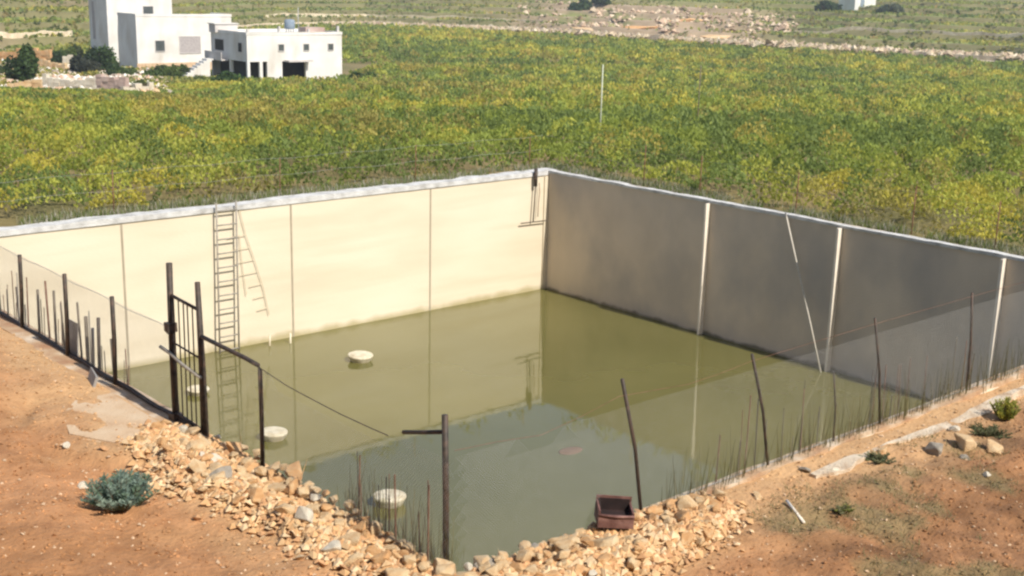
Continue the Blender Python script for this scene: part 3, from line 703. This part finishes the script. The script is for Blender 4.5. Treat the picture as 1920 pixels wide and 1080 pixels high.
# scrub on the hillside
N = 60000
a = (rng.random(N)*2-1)*.5; D_ = rng.random(N)**1.1*150; z_, f_ = hz(a, D_); t_ = hill_start(a)+D_; x, y = xy(t_, a*t_)
nz_ = fbm(a*25, D_*.06, 4); n2_ = fbm(a*70, D_*.3, 3)
bare = np.exp(-((a-.10)/.10)**4)*(1-sstep(95, 125, D_))
ok = ((D_ > 13) | (a < -.2)) & (n2_ > .42) & (rng.random(N) > bare*.96)
x, y, z_, t_, f_ = x[ok], y[ok], z_[ok], t_[ok], f_[ok]; n = len(x)
col = field_tint(x, y, n)*np.array([.95, 1.0, 1.0])
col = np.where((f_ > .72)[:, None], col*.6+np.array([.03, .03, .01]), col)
leaves('hillside_scrub', np.stack([x, y, z_+.5*rng.random(n)], -1), .9*(.6+.9*rng.random(n)), col, .2, 1.3)
tag(bpy.data.objects['hillside_scrub'], 'low green scrub and crops on the far terraces', 'scrub', kind='stuff')

# dry grass fringe along the far rims and beside the right rim
def grass(name, x, y, z, h, tint, label, lean=.25, wd=.008):
    n = len(x); d = np.stack([rng.normal(0, lean, n), rng.normal(0, lean, n), np.ones(n)], -1); an = rng.random(n)*6.28
    b = np.stack([np.cos(an), np.sin(an), 0*an], -1)*(wd if np.ndim(wd) else np.full(n, wd))[:, None]
    P = np.stack([x, y, z], -1); tip = P+d*h[:, None]
    V = np.stack([P-b, P+b, tip+b*.3, tip-b*.3], 1)
    o = pydata(name, V.reshape(-1, 3), np.arange(n*4).reshape(n, 4), 'leaf', tint=np.repeat(tint, 4, 0))
    return tag(o, label, 'grass', kind='stuff')
n = 15000; half = n//2
x = np.concatenate([-LX+rng.random(half)*(LX+1), .22+np.abs(rng.normal(0, .28, half))]); y = np.concatenate([.30+np.abs(rng.normal(0, .30, half)), -LY+rng.random(half)*(LY+.5)])
den = fbm(x*.9, y*.9+2, 3); ok = den > .36; x, y = x[ok], y[ok]; n = len(x)
hh = (.04+.14*rng.random(n)**2)
c3 = np.array([[.40, .38, .26], [.52, .50, .42], [.20, .26, .07], [.16, .21, .06]])[rng.integers(0, 4, n)]*(.8+.4*rng.random((n, 1)))
grass('dry_grass', x, y, gz(x, y), hh, c3, 'grey straw coloured dry grass along the far rims', .22, .009)
n = 800; x = -13+rng.random(n)*9; y = -LY-.05-np.abs(rng.normal(0, .05, n)); den = fbm(x*1.6, y*0+4, 3); ok = (den > .45) | (x > -10.8); x, y = x[ok], y[ok]; n = len(x)
c3 = np.array([[.16, .14, .06], [.10, .10, .04], [.24, .20, .09]])[rng.integers(0, 3, n)]
grass('dry_grass', x, y, np.full(n, .0), .12+.45*rng.random(n)**1.7, c3, 'thin dark dry stalks growing through the netting on the right rim', .10, .0035)
n = 260; x = np.concatenate([-15.3+.25*rng.random(n//2)*1.0, -15.2+rng.normal(0, .05, n//2)]); y = np.concatenate([-15.55-.05*rng.random(n//2), -14.2-1.3*rng.random(n//2)])
x = -15.24+rng.normal(0, .05, n); y = -13.9-1.5*rng.random(n)
c3 = np.array([[.16, .14, .06], [.28, .24, .11], [.12, .08, .05]])[rng.integers(0, 3, n)]
grass('dry_grass', x, y, np.full(n, .0), .12+.45*rng.random(n)**1.5, c3, 'thin dry stalks in the netting left of the near corner post', .10, .0035)
n = 9000; x = -12.9+rng.random(n)*6; y = -16.0-rng.random(n)**1.2*2.6; den = fbm(x*1.7, y*1.7+3, 4); ok = den > .47; x, y = x[ok], y[ok]; n = len(x)
c3 = np.array([[.28, .24, .12], [.38, .29, .16], [.22, .22, .10]])[rng.integers(0, 3, n)]
grass('weeds', x, y, gz(x, y)-.005, (.015+.04*rng.random(n)), c3, 'sparse low weeds on the brown right bank', .7, .005)
bpy.data.objects['weeds']['category'] = 'weeds'

# ------------------------------------------------------------------ shrubs and trees
def shrub(name, label, cat, x, y, z, rx, rz_, n, leaf, cols, upish=.5, stem_m='bark', asp=2.2, trunk=None, group=None, dome=True, lumps=9):
    t = thing(name, label, cat, (x, y, z), 0, group)
    cl = rng.normal(0, 1, (lumps, 3)); cl /= np.linalg.norm(cl, axis=1)[:, None]; cl *= (.45+.25*rng.random((lumps, 1)))
    cl[:, 2] = abs(cl[:, 2]) if dome else cl[:, 2]
    i = rng.integers(0, lumps, n); d = rng.normal(0, 1, (n, 3)); d /= np.linalg.norm(d, axis=1)[:, None]
    P = cl[i]+d*(.30+.15*rng.random((n, 1)))*(.6+.4*rng.random((n, 1)))
    P[:, 2] = np.maximum(P[:, 2], 0.0) if dome else P[:, 2]
    h0 = 0 if trunk is None else trunk
    P = P*np.array([rx, rx, rz_]) + np.array([0, 0, h0])
    cols = np.array(cols); tt = cols[(i*7 % len(cols))]*(.75+.5*rng.random((n, 1)))
    leaves('foliage' if trunk is None else 'crown', P, leaf*(.7+.6*rng.random(n)), tt, upish, asp, parent=t)
    bm = bmesh.new(); hh = max(h0, rz_*.25)
    if trunk is not None: tube(bm, [(0, 0, -.3), (rx*.03, 0, h0*.5), (0, rx*.03, h0)], [rx*.09, rx*.07, rx*.05], 7)
    for k in range(5):
        a = k*1.256+.3; tube(bm, [(0, 0, h0*.75), (rx*.3*math.cos(a), rx*.3*math.sin(a), h0+rz_*.25), (rx*.55*math.cos(a), rx*.55*math.sin(a), h0+rz_*.5)], [rx*.035, rx*.025, rx*.012], 5)
    obj('stem' if trunk is None else 'trunk', bm, stem_m, t)
    return t
# blue green bush on the soil: upright fleshy shoots
def spiky(name, label, cat, x, y, r, h, n, cols, leafl):
    t = thing(name, label, cat, (x, y, float(gz(x, y))-.01))
    V = []; tt = []; st = bmesh.new()
    for k in range(n):
        a = random.uniform(0, 6.283); e = random.random()**.7; bx, by = .35*r*e*math.cos(a), .35*r*e*math.sin(a)
        dx, dy = e*r*.85*math.cos(a), e*r*.85*math.sin(a); hh = h*(1-.45*e*e)*random.uniform(.75, 1.08)
        p0, p1, p2 = Vector((bx, by, 0)), Vector((bx+dx*.6, by+dy*.6, hh*.55)), Vector((bx+dx, by+dy, hh))
        tube(st, [p0, p1, p2], [.006, .004, .002], 4)
        c = np.array(random.choice(cols))
        for j in range(34):
            q = j/33*.9+.1; P = (p0*(1-q)*(1-q)+p1*2*q*(1-q)+p2*q*q) if False else (p0.lerp(p1, q*2) if q < .5 else p1.lerp(p2, q*2-1))
            b = random.uniform(0, 6.28); d = Vector((math.cos(b), math.sin(b), .7)).normalized(); L = leafl*(1.1-.5*q); s_ = d.orthogonal().normalized()*L*.16
            V += [P, P+d*L*.5+s_, P+d*L, P+d*L*.5-s_]; tt += [c*random.uniform(.75, 1.25)]*4
    pydata('foliage', np.array([tuple(v) for v in V]), np.arange(len(V)).reshape(-1, 4), 'leaf', t, tint=np.array(tt))
    obj('stem', st, 'bark', t); return t
spiky('bush', 'rounded blue green bush growing on the red soil left of the rubble', 'bush', -16.70, -12.60, .29, .29, 90, [(.20, .27, .22), (.15, .22, .18), (.24, .31, .24), (.17, .25, .17)], .075)
spiky('plant', 'small yellow green plant on the outer edge at the right of the view', 'plant', -8.25, -16.32, .15, .26, 26, [(.35, .33, .05), (.24, .27, .05)], .06)
spiky('plant', 'low dark green weed beside the yellow plant on the right bank', 'plant', -8.75, -16.42, .20, .12, 30, [(.09, .12, .05), (.14, .15, .07)], .045)
spiky('plant', 'small grey green weed at the foot of the outer edge mid right', 'plant', -10.45, -16.15, .16, .10, 22, [(.15, .18, .09), (.2, .2, .1)], .04)
spiky('plant', 'small green weed on the bank beside the short white pipe', 'plant', -11.75, -16.62, .10, .09, 16, [(.25, .27, .06), (.2, .2, .1)], .04)

def fz(t, s):
    x, y = xy(t, s); return x, y, float(gz(x, y))
def at_ts(t, px): return t, (px-960)/FPX*t
G1 = [(.045, .075, .03), (.06, .10, .035), (.08, .13, .04)]; G2 = [(.09, .14, .04), (.13, .18, .05), (.10, .13, .05)]
for (t, px, r, h, tr, cols, nm, lab, cat) in (
    (121, 42, 2.1, 3.4, 1.1, G1, 'tree', 'dark green round tree at the left edge of the view', 'tree'),
    (163, 192, 2.4, 3.6, .8, G1, 'tree', 'dark green tree in front of the tall white house corner', 'tree'),
    (160, 155, 2.2, 2.0, .4, [(.06, .07, .05), (.08, .09, .06)], 'tree', 'dark grey green tree left of the tall white house', 'tree'),
    (157, 245, 1.8, 1.6, None, G2, 'shrub', 'green shrub below the grey end wall of the middle house', 'shrub'),
    (155, 300, 2.4, 1.7, None, G2, 'shrub', 'wide green shrub below the small window of the middle house', 'shrub'),
    (153, 338, 1.6, 2.2, None, G2, 'shrub', 'leafy green shrub left of the white outside stair', 'shrub'),
    (143, 428, 2.2, 1.7, None, [(.06, .11, .03), (.09, .16, .04)], 'shrub', 'dark green shrub under the shaded end of the right house', 'shrub'),
    (142, 405, 1.2, 1.0, None, G1, 'shrub', 'small dark shrub at the foot of the white stair', 'shrub'),
    (150, 660, 1.3, 1.6, None, G1, 'shrub', 'dark green shrub at the right end of the right house', 'shrub'),
    (150, 12, 1.6, 1.5, None, G2, 'shrub', 'light green shrub at the far left below the round tree', 'shrub'),
    (176, 110, 1.8, 1.8, .4, G1, 'tree', 'dark green tree behind the yards, between the round tree and the tall house', 'tree'),
    (188, 140, 2.0, 2.2, .4, G2, 'tree', 'green tree on the upper terrace left of the tall house', 'tree'),
    (192, 60, 1.6, 1.5, None, G2, 'shrub', 'light green shrub on the upper terrace at the far left', 'shrub'),
    (158, 215, 1.5, 1.6, None, G1, 'shrub', 'dark shrub at the foot of the tall house', 'shrub'),
    (118, 205, 1.0, .9, None, [(.10, .09, .06), (.12, .10, .06)], 'shrub', 'brownish shrub beside the broken pinkish wall', 'shrub'),
    (120, 262, 1.3, 1.2, None, [(.14, .12, .06), (.12, .15, .05)], 'shrub', 'brown green shrub behind the low cream wall', 'shrub'),
    (146, 370, 1.0, 1.2, None, G2, 'shrub', 'small green shrub in front of the white stair', 'shrub'),
    (117, 118, .9, .8, None, G2, 'shrub', 'small green shrub beside the long low yard wall', 'shrub'),
    (155, 683, 1.6, 1.2, None, G2, 'shrub', 'light green shrub in the field right of the right house', 'shrub'),
    (178, 566, 1.5, 1.9, .3, [(.08, .11, .07), (.10, .14, .08)], 'shrub', 'grey green shrub behind the roof of the right house', 'shrub'),
    (52, 1650, .55, .62, None, [(.03, .06, .03), (.05, .09, .04)], 'shrub', 'dark green shrub standing out of the field at the right', 'shrub'),
    (58, 640, .6, .45, None, [(.045, .075, .03), (.07, .10, .03)], 'shrub', 'dark shrub in the field above the sunlit wall', 'shrub'),
    (47, 780, .5, .35, None, [(.045, .075, .03), (.10, .11, .04)], 'shrub', 'small dark shrub in the field left of the pale pole', 'shrub')):
    tt, ss = at_ts(t, px); x, y, z = fz(tt, ss)
    shrub(nm, lab, cat, x, y, z-.1, r, h, 2600 if r > 1 else 900, .42 if r > 1 else .12, cols, .3, trunk=tr, asp=1.5, dome=True)
# pale pole and thin posts standing in the field
for (t, px, h, r, m_, lab) in ((40, 1118, 2.45, .024, 'pole_paint', 'tall pale pole standing in the field right of the far corner'),
        (47, 1299, 2.6, .018, 'wood', 'thin grey pole in the field right of the pale pole')):
    tt, ss = at_ts(t, px); x, y, z = fz(tt, ss); tag(tube_obj('pole', [(x, y, z-.3), (x+.02, y, z+h)], r, m_, n=7), lab, 'pole')
tt, ss = at_ts(92, 290); hx, hy, hzz = fz(tt, ss)
for k, (dx, dy, s) in enumerate(((0, 0, .42), (.8, -.5, .32), (-.75, .6, .36), (.3, .5, .25))):
    o = rock(hx+dx, hy+dy, s, 'gstone' if k % 2 else 'stone', ['largest grey cream stone of the small heap in the field', 'right hand stone of the small heap in the field', 'left hand stone of the small heap in the field', 'smallest stone of the small heap in the field'][k]); o.location.z += .35

# ------------------------------------------------------------------ houses
def yawed(t, px):
    tt, ss = at_ts(t, px); x, y = xy(tt, ss); return x, y
# local frame of a house: x runs along the front to the right, y goes back, origin at the visible corner
HR = YAW-math.pi/2+math.radians(38)
def house_frame(name, label, t, px, group=None):
    x, y = yawed(t, px); z = float(gz(x, y)); return thing(name, label, 'house', (x, y, z), HR, group), z
def hbox(name, a, b, m, parent, jit=0): bm = bmesh.new(); box(bm, a, b, jit); return obj(name, bm, m, parent)
def window(parent, x0, x1, z0, z1, side=False, pane='pane', frame='grey_render', y=0.0):
    """front window (in the y=0 face) or side window (in the x=0 face)"""
    f = .08; bm = bmesh.new(); P = .06
    def B(a0, a1, c0, c1, d0, d1):
        if side: box(bm, (y+d0, a0, c0), (y+d1, a1, c1))
        else: box(bm, (a0, y+d0, c0), (a1, y+d1, c1))
    B(x0-f, x0, z0-f, z1+f, -P, .05); B(x1, x1+f, z0-f, z1+f, -P, .05); B(x0, x1, z1, z1+f, -P, .05); B(x0, x1, z0-f, z0, -P-.05, .05)
    fr = obj('window', bm, frame, parent); bm = bmesh.new(); B(x0, x1, z0, z1, -.02, .03); obj('pane', bm, pane, fr); return fr
# right hand house
hB, zB = house_frame('house', 'long low white house with three small windows nearest the field', 149, 461)
topz = -2.2-zB; L, Dp, gf = 12.9, 10.0, 2.3
bm = bmesh.new()
box(bm, (0, 0, gf), (L, Dp, topz))                     # upper storey
for a, b in (((0, 0), (.35, .35)), ((1.6, 0), (2.0, .35)), ((2.6, 0), (4.6, .4)), ((7.8, .0), (L, .4)), ((L-.35, .4), (L, Dp)), ((.0, Dp-.3), (L-.35, Dp)), ((0, 4.5), (.35, 4.9))):
    box(bm, (a[0], a[1], -1.2), (b[0], b[1], gf))
obj('wall', bm, 'white_paint', hB)
hbox('floor_shade', (1.0, 2.2, -1), (L-.4, Dp-.35, gf-.02), 'dark_in', hB)  # solid dark block stands in for shade under the open storey
bm = bmesh.new()
for a, b in (((-.06, -.06), (L+.06, .2)), ((-.06, .2), (.2, Dp)), ((L-.2, .2), (L+.06, Dp)), ((.2, Dp-.2), (L-.2, Dp))): box(bm, (a[0], a[1], topz+.003), (b[0], b[1], topz+.33), .03)
obj('parapet', bm, 'white_paint', hB)
for x in (4.5, 7.9, 11.3): window(hB, x-.36, x+.36, gf+1.25, gf+2.0)
window(hB, 1.3, 2.3, gf+1.1, gf+2.15, side=True, pane='dark_in'); window(hB, 6.3, 8.8, gf+1.0, gf+2.3, side=True, pane='dark_in')
hbox('canopy', (4.9, -1.2, gf-.05), (8.2, -.002, gf+.14), 'grey_render', hB); hbox('balcony', (-.9, 5.2, gf-.16), (-.002, Dp, gf+.0), 'grey_render', hB)
hbox('rail', (-.92, 5.2, gf+.003), (-.84, Dp, gf+.85), 'grey_render', hB)
# white stair at the left end
bm = bmesh.new()
for k in range(9): box(bm, (-1.5-(k+1)*.42, 7.2, -1.2), (-1.5-k*.42, 8.6, gf-.02-k*.27), .02)
box(bm, (-1.48, 7.2, gf-.2), (-.94, 8.6, gf-.02))
x_, y_ = yawed(149, 461); st = obj('stair', bm, 'white_paint', hB)
for k, (a_, b_) in enumerate(((.3, .3), (4.4, .25), (8.4, .25), (12.5, .3), (12.5, 5))): hbox('column_stub', (a_-.14, b_-.14, topz+.333), (a_+.14, b_+.14, topz+.333+.35*(1+k % 2)), 'grey_render', hB)
hbox('roof_ledge', (9.5, 3, topz+.003), (12.2, 5, topz+.75), 'pinkwall', hB)
# tank and mast on its roof
tk = thing('water_tank', 'blue grey water tank on the roof of the right house', 'water tank', tuple(hB.matrix_basis @ Vector((7.6, 3.6, topz))), HR)
bm = bmesh.new(); lathe(bm, [(.6, .55), (.66, .6), (.66, 1.5), (.55, 1.68), (.2, 1.75)], 18); obj('barrel', bm, 'blue_tank', tk, smooth=True)
for a in range(4): tube_obj('leg', [(.45*math.cos(a*1.57+.78), .45*math.sin(a*1.57+.78), 0), (.45*math.cos(a*1.57+.78), .45*math.sin(a*1.57+.78), .56)], .05, 'steel', tk, 6)
mt = tube_obj('mast', [tuple(hB.matrix_basis @ Vector((8.6, 3.2, topz))), tuple(hB.matrix_basis @ Vector((8.6, 3.2, topz+3.2)))], .06, 'wire', n=6)
tag(mt, 'thin pale mast beside the water tank on the roof', 'mast')
hp = tuple(hB.matrix_basis @ Vector((1.2, 8.8, topz+.0))); rb = thing('roof_shed', 'small beige shed on the left end of the right house roof', 'shed', hp, HR)
hbox('wall', (-1.6, -1, 0), (1.4, .8, 1.0), 'grey_render', rb); hbox('roof', (-1.75, -1.15, 1.003), (1.55, .95, 1.1), 'white_paint', rb)
# middle house
hA, zA = house_frame('house', 'white house with one small and one wide shuttered window in the middle', 170, 258)
topz = -1.0-zA; L, Dp = 13.9, 6.6
hbox('wall', (0, 0, -1.5), (L, Dp, topz), 'white_paint', hA)
bm = bmesh.new()
for a, b in (((-.05, -.05), (L+.05, .2)), ((-.05, .2), (.2, Dp)), ((L-.2, .2), (L+.05, Dp))): box(bm, (a[0], a[1], topz+.003), (b[0], b[1], topz+.35), .02)
obj('parapet', bm, 'white_paint', hA)
window(hA, 2.6, 3.9, 2.5, 3.9, pane='pane'); window(hA, 6.1, 9.1, 2.2, 4.4, pane='shutter')
hbox('plinth', (-.12, -.12, -1.5), (L+.1, -.003, .9), 'slab', hA)
# tall house
hT, zT = house_frame('house', 'tallest white house at the left running out of the top of view', 185, 206)
topz = 2.4-zT; L, Dp = 10.0, 7.6
hbox('wall', (0, 0, -1.5), (L, Dp, topz), 'white_paint', hT)
bm = bmesh.new()
for a, b in (((-.05, -.05), (L+.05, .2)), ((-.05, .2), (.2, Dp)), ((L-.2, .2), (L+.05, Dp))): box(bm, (a[0], a[1], topz+.003), (b[0], b[1], topz+.4), .02)
obj('parapet', bm, 'white_paint', hT)
window(hT, 5.2, 6.2, 3.2, 8.6, side=True, pane='shutter'); window(hT, 5.5, 7.0, 6.8, 8.1)
hbox('buttress', (1.6, -1.6, -1.2), (2.9, -.003, 6.2), 'white_paint', hT)

# ruined walls and yards left of the houses
def ruin(name, label, t0, px0, t1, px1, h, m, seed, gap=.25):
    a = Vector((*yawed(t0, px0), 0)); b = Vector((*yawed(t1, px1), 0)); L = (b-a).length; d = (b-a)/L; nrm = Vector((-d.y, d.x, 0))
    o = thing(name, label, 'wall', (a.x, a.y, float(gz(a.x, a.y))), math.atan2(d.y, d.x)); r = random.Random(seed); bm = bmesh.new(); u = 0
    while u < L:
        wd = r.uniform(.4, .8); z = 0; q = a+d*u; g0 = float(gz(q.x, q.y))-o.location.z-.4; hh = h*(.5+.8*float(vnoise(u*.35+seed, seed*1.7)))
        z = g0
        while z < hh:
            ch = r.uniform(.25, .45); box(bm, (u, -.25+r.uniform(-.05, .05), z), (u+wd*.97, .25+r.uniform(-.05, .05), z+ch), .03); z += ch*.98
        u += wd
    obj('masonry', bm, m, o); return o
ruin('yard_wall', 'long low cream yard wall below the dark trees', 114, 82, 112, 182, 1.1, 'white_stone', 3)
ruin('yard_wall', 'broken pinkish wall with cream base between yard and houses', 110, 182, 109, 224, 1.5, 'pinkwall', 5)
ruin('yard_wall', 'low cream wall at the foot of the shrubs left of the stair', 107, 226, 109, 276, .7, 'white_stone', 9)
ruin('yard_wall', 'crumbling stone wall low at the far left edge of the field', 107, 15, 107, 76, .7, 'stone', 11)
ruin('yard_wall', 'upper stone wall behind the round tree at left', 168, 70, 166, 125, 1.0, 'stone', 14)
ruin('yard_wall', 'orange tan stone wall at the far left below the green terrace', 178, -10, 175, 95, 1.4, 'ostone', 17)
ruin('yard_wall', 'short pale wall standing behind the grey green tree', 172, 120, 172, 140, 1.3, 'white_stone', 19)
# yard rubble and earth heaps round the ruins
N = 7500; t_ = 107+rng.random(N)*70; s_ = (-960+rng.random(N)*310)/FPX*t_; x, y = xy(t_, s_); ok = fbm(x*.2, y*.2+6, 3) > .44; x, y = x[ok], y[ok]; n = len(x)
sz = .12+.55*rng.random(n)**3
c3 = np.array([[.60, .52, .40], [.50, .33, .22], [.40, .33, .26], [.72, .68, .60]])[rng.integers(0, 4, n)]*(.8+.4*rng.random((n, 1)))
scatter_chips('yard_rubble', np.stack([x, y, gz(x, y)+.05], -1), sz, np.clip(c3, 0, .8), 'chips', 'pale stones strewn over the yards left of the houses', 'rubble')
N = 30000; t_ = 106+rng.random(N)*92; s_ = (-980+rng.random(N)*640)/FPX*t_; x, y = xy(t_, s_)
ok = (fbm(x*.16+4, y*.16, 3) > .50) & compound(t_, s_); x, y = x[ok], y[ok]; n = len(x)
leaves('yard_weeds', np.stack([x, y, gz(x, y)+.4*rng.random(n)], -1), .5*(.6+.8*rng.random(n)), field_tint(x, y, n)*.9, .4, 1.6)
tag(bpy.data.objects['yard_weeds'], 'green weeds growing round the houses and ruins', 'weeds', kind='stuff')

# terrace walls on the far slope
def terrace(label, a0, a1, D0, h, seed, m='drystone'):
    mid = (a0+a1)/2; t0 = float(hill_start(mid))+D0; x0, y0 = xy(t0, mid*t0); o = thing('terrace_wall', label, 'wall', (x0, y0, -8)); bm = bmesh.new(); r = random.Random(seed)
    n = int((a1-a0)*300/.7); prev = None
    for i in range(n):
        a = a0+(a1-a0)*i/n; a2 = a0+(a1-a0)*(i+.96)/n; d = D0+5*(float(vnoise(a*14+seed, seed))-.5)
        if float(vnoise(a*40+seed*3, seed*2.2)) < .12: continue
        q = []
        for av in (a, a2):
            t = float(hill_start(av))+d; x, y = xy(t, av*t); z = float(hz(np.array(av), np.array(d))[0]); q.append((x-x0, y-y0, z+8))
        hh = h*(.55+.6*float(fbm(np.array(a*60), np.array(seed*1.3), 3)))*r.uniform(.93, 1.07); th = .8; vs = []
        for (x, y, z) in q:
            for dt in (0, th):
                for dz in (-.6, hh): vs.append(bm.verts.new((x+dt*HX, y+dt*HY, z+dz)))
        for f in ((0, 1, 3, 2), (4, 6, 7, 5), (0, 4, 5, 1), (2, 3, 7, 6), (0, 2, 6, 4), (1, 5, 7, 3)): bm.faces.new([vs[k] for k in f])
    obj('masonry', bm, m, o)
terrace('pale stone wall between the crop and the far track', -.02, .42, 4.0, 1.0, 2)
terrace('stone wall on the uphill side of the far track', -.13, .16, 13.5, 1.2, 4)
terrace('pale terrace wall behind the roof of the right house', -.25, -.02, 20, 1.1, 6)
terrace('upper terrace wall behind the water tank', -.20, .02, 44, 1.0, 8)
terrace('pale terrace wall at the upper left edge of the view', -.47, -.355, 30, 1.2, 10)
terrace('higher terrace wall at the upper right', .22, .43, 52, .9, 12)
N = 20000; a = -.16+rng.random(N)*.62; D_ = np.abs(rng.normal(0, 1, N))*9+1.2; z_, _f = hz(a, D_); t_ = hill_start(a)+D_; x, y = xy(t_, a*t_)
ok = (fbm(a*45, D_*.12, 3) > .40) & (D_ < 30); x, y, z_, t_, D_ = x[ok], y[ok], z_[ok], t_[ok], D_[ok]; n = len(x); sz = (.25+.9*rng.random(n)**3)
c3 = np.array([[.50, .40, .27], [.56, .47, .34], [.38, .28, .19], [.30, .24, .13]])[rng.integers(0, 4, n)]*(.8+.35*rng.random((n, 1)))
scatter_chips('embankment_stones', np.stack([x, y, z_+sz*.3+.5*(D_ < 6)*rng.random(n)], -1), sz, np.clip(c3, 0, .8), 'chips', 'pale broken stone and earth banked along the far track', 'rubble')
N = 5000; a = .0+rng.random(N)*.22; D_ = 14+rng.random(N)*85; z_, _f = hz(a, D_); t_ = hill_start(a)+D_; x, y = xy(t_, a*t_)
ok = fbm(a*60, D_*.1, 3) > .5; x, y, z_, t_ = x[ok], y[ok], z_[ok], t_[ok]; n = len(x); sz = (.3+1.0*rng.random(n)**3)
c3 = np.array([[.50, .36, .25], [.60, .48, .34], [.36, .26, .17], [.24, .22, .10]])[rng.integers(0, 4, n)]*(.8+.35*rng.random((n, 1)))
scatter_chips('slope_stones', np.stack([x, y, z_+sz*.2], -1), sz, np.clip(c3, 0, .8), 'chips', 'brown stones and earth clods on the bare far slope', 'rubble')
# rocks and earth banks on the bare slope
for k, (a, d, s) in enumerate(((.055, 30, 4.2), (.10, 38, 5.0), (.16, 34, 3.6), (-.0, 17, 2.2), (.03, 12, 1.6), (.13, 60, 4.5))):
    t = float(hill_start(a))+d; x, y = xy(t, a*t); z = float(hz(np.array(a), np.array(d))[0])
    o = bpy.data.objects.new('outcrop', MESHES['ostone' if k % 2 else 'stone'][k]); C.objects.link(o); o.location = (x, y, z); o.scale = (s*1.8, s, s*.45); o.rotation_euler = (0, 0, YAW-1.57+.1*k)
    tag(o, ['tan rock outcrop just left of the bare hilltop path', 'largest tan rock outcrop in the middle of the bare slope', 'tan rock outcrop at the right of the bare slope', 'low rock outcrop at the left end of the far track', 'small rock outcrop beside the far track near the middle', 'highest tan rock outcrop at the top of view'][k], 'rock')
# white shed far right at the top edge
a = (1578-960)/FPX; d = 118; t = float(hill_start(a))+d; x, y = xy(t, a*t); z = float(hz(np.array(a), np.array(d))[0])
sh = thing('shed', 'small white shed at the top edge of the view, right of centre', 'shed', (x, y, z), HR)
hbox('wall', (-5, -3, -1), (5, 3, 3.2), 'white_paint', sh); hbox('roof', (-5.3, -3.3, 3.203), (5.3, 3.3, 3.5), 'grey_render', sh); hbox('door', (-2.4, -3.06, -.2), (-.6, -3.003, 2.3), 'blue_tank', sh)
for k, (px, dd) in enumerate(((1525, 105), (1640, 108), (1075, 80), (1110, 95))):
    a = (px-960)/FPX; t = float(hill_start(a))+dd; x, y = xy(t, a*t); z = float(hz(np.array(a), np.array(dd))[0])
    shrub('tree', ['dark tree left of the white shed at the top', 'grey green tree right of the white shed at the top', 'dark low tree above the bare slope, left one', 'dark low tree above the bare slope, right one'][k], 'tree', x, y, z-.2, 4.2, 3.2, 1800, .9, G1 if k != 1 else [(.12, .15, .09), (.16, .18, .11)], .3, trunk=.5, asp=1.4)

# ------------------------------------------------------------------ air
hm = bpy.data.materials.new('haze_air'); hm.use_nodes = True; nt = hm.node_tree
nt.nodes.remove(nt.nodes['Principled BSDF']); pv = nt.nodes.new('ShaderNodeVolumePrincipled')
pv.inputs['Color'].default_value = (.80, .87, .95, 1); pv.inputs['Density'].default_value = .0004; pv.inputs['Anisotropy'].default_value = .2
nt.links.new(pv.outputs[0], nt.nodes['Material Output'].inputs['Volume'])
bm = bmesh.new(); box(bm, (-700, -700, -14), (1750, 1750, 125)); hzo = obj('haze', bm, hm); tag(hzo, None, None, kind='stuff')
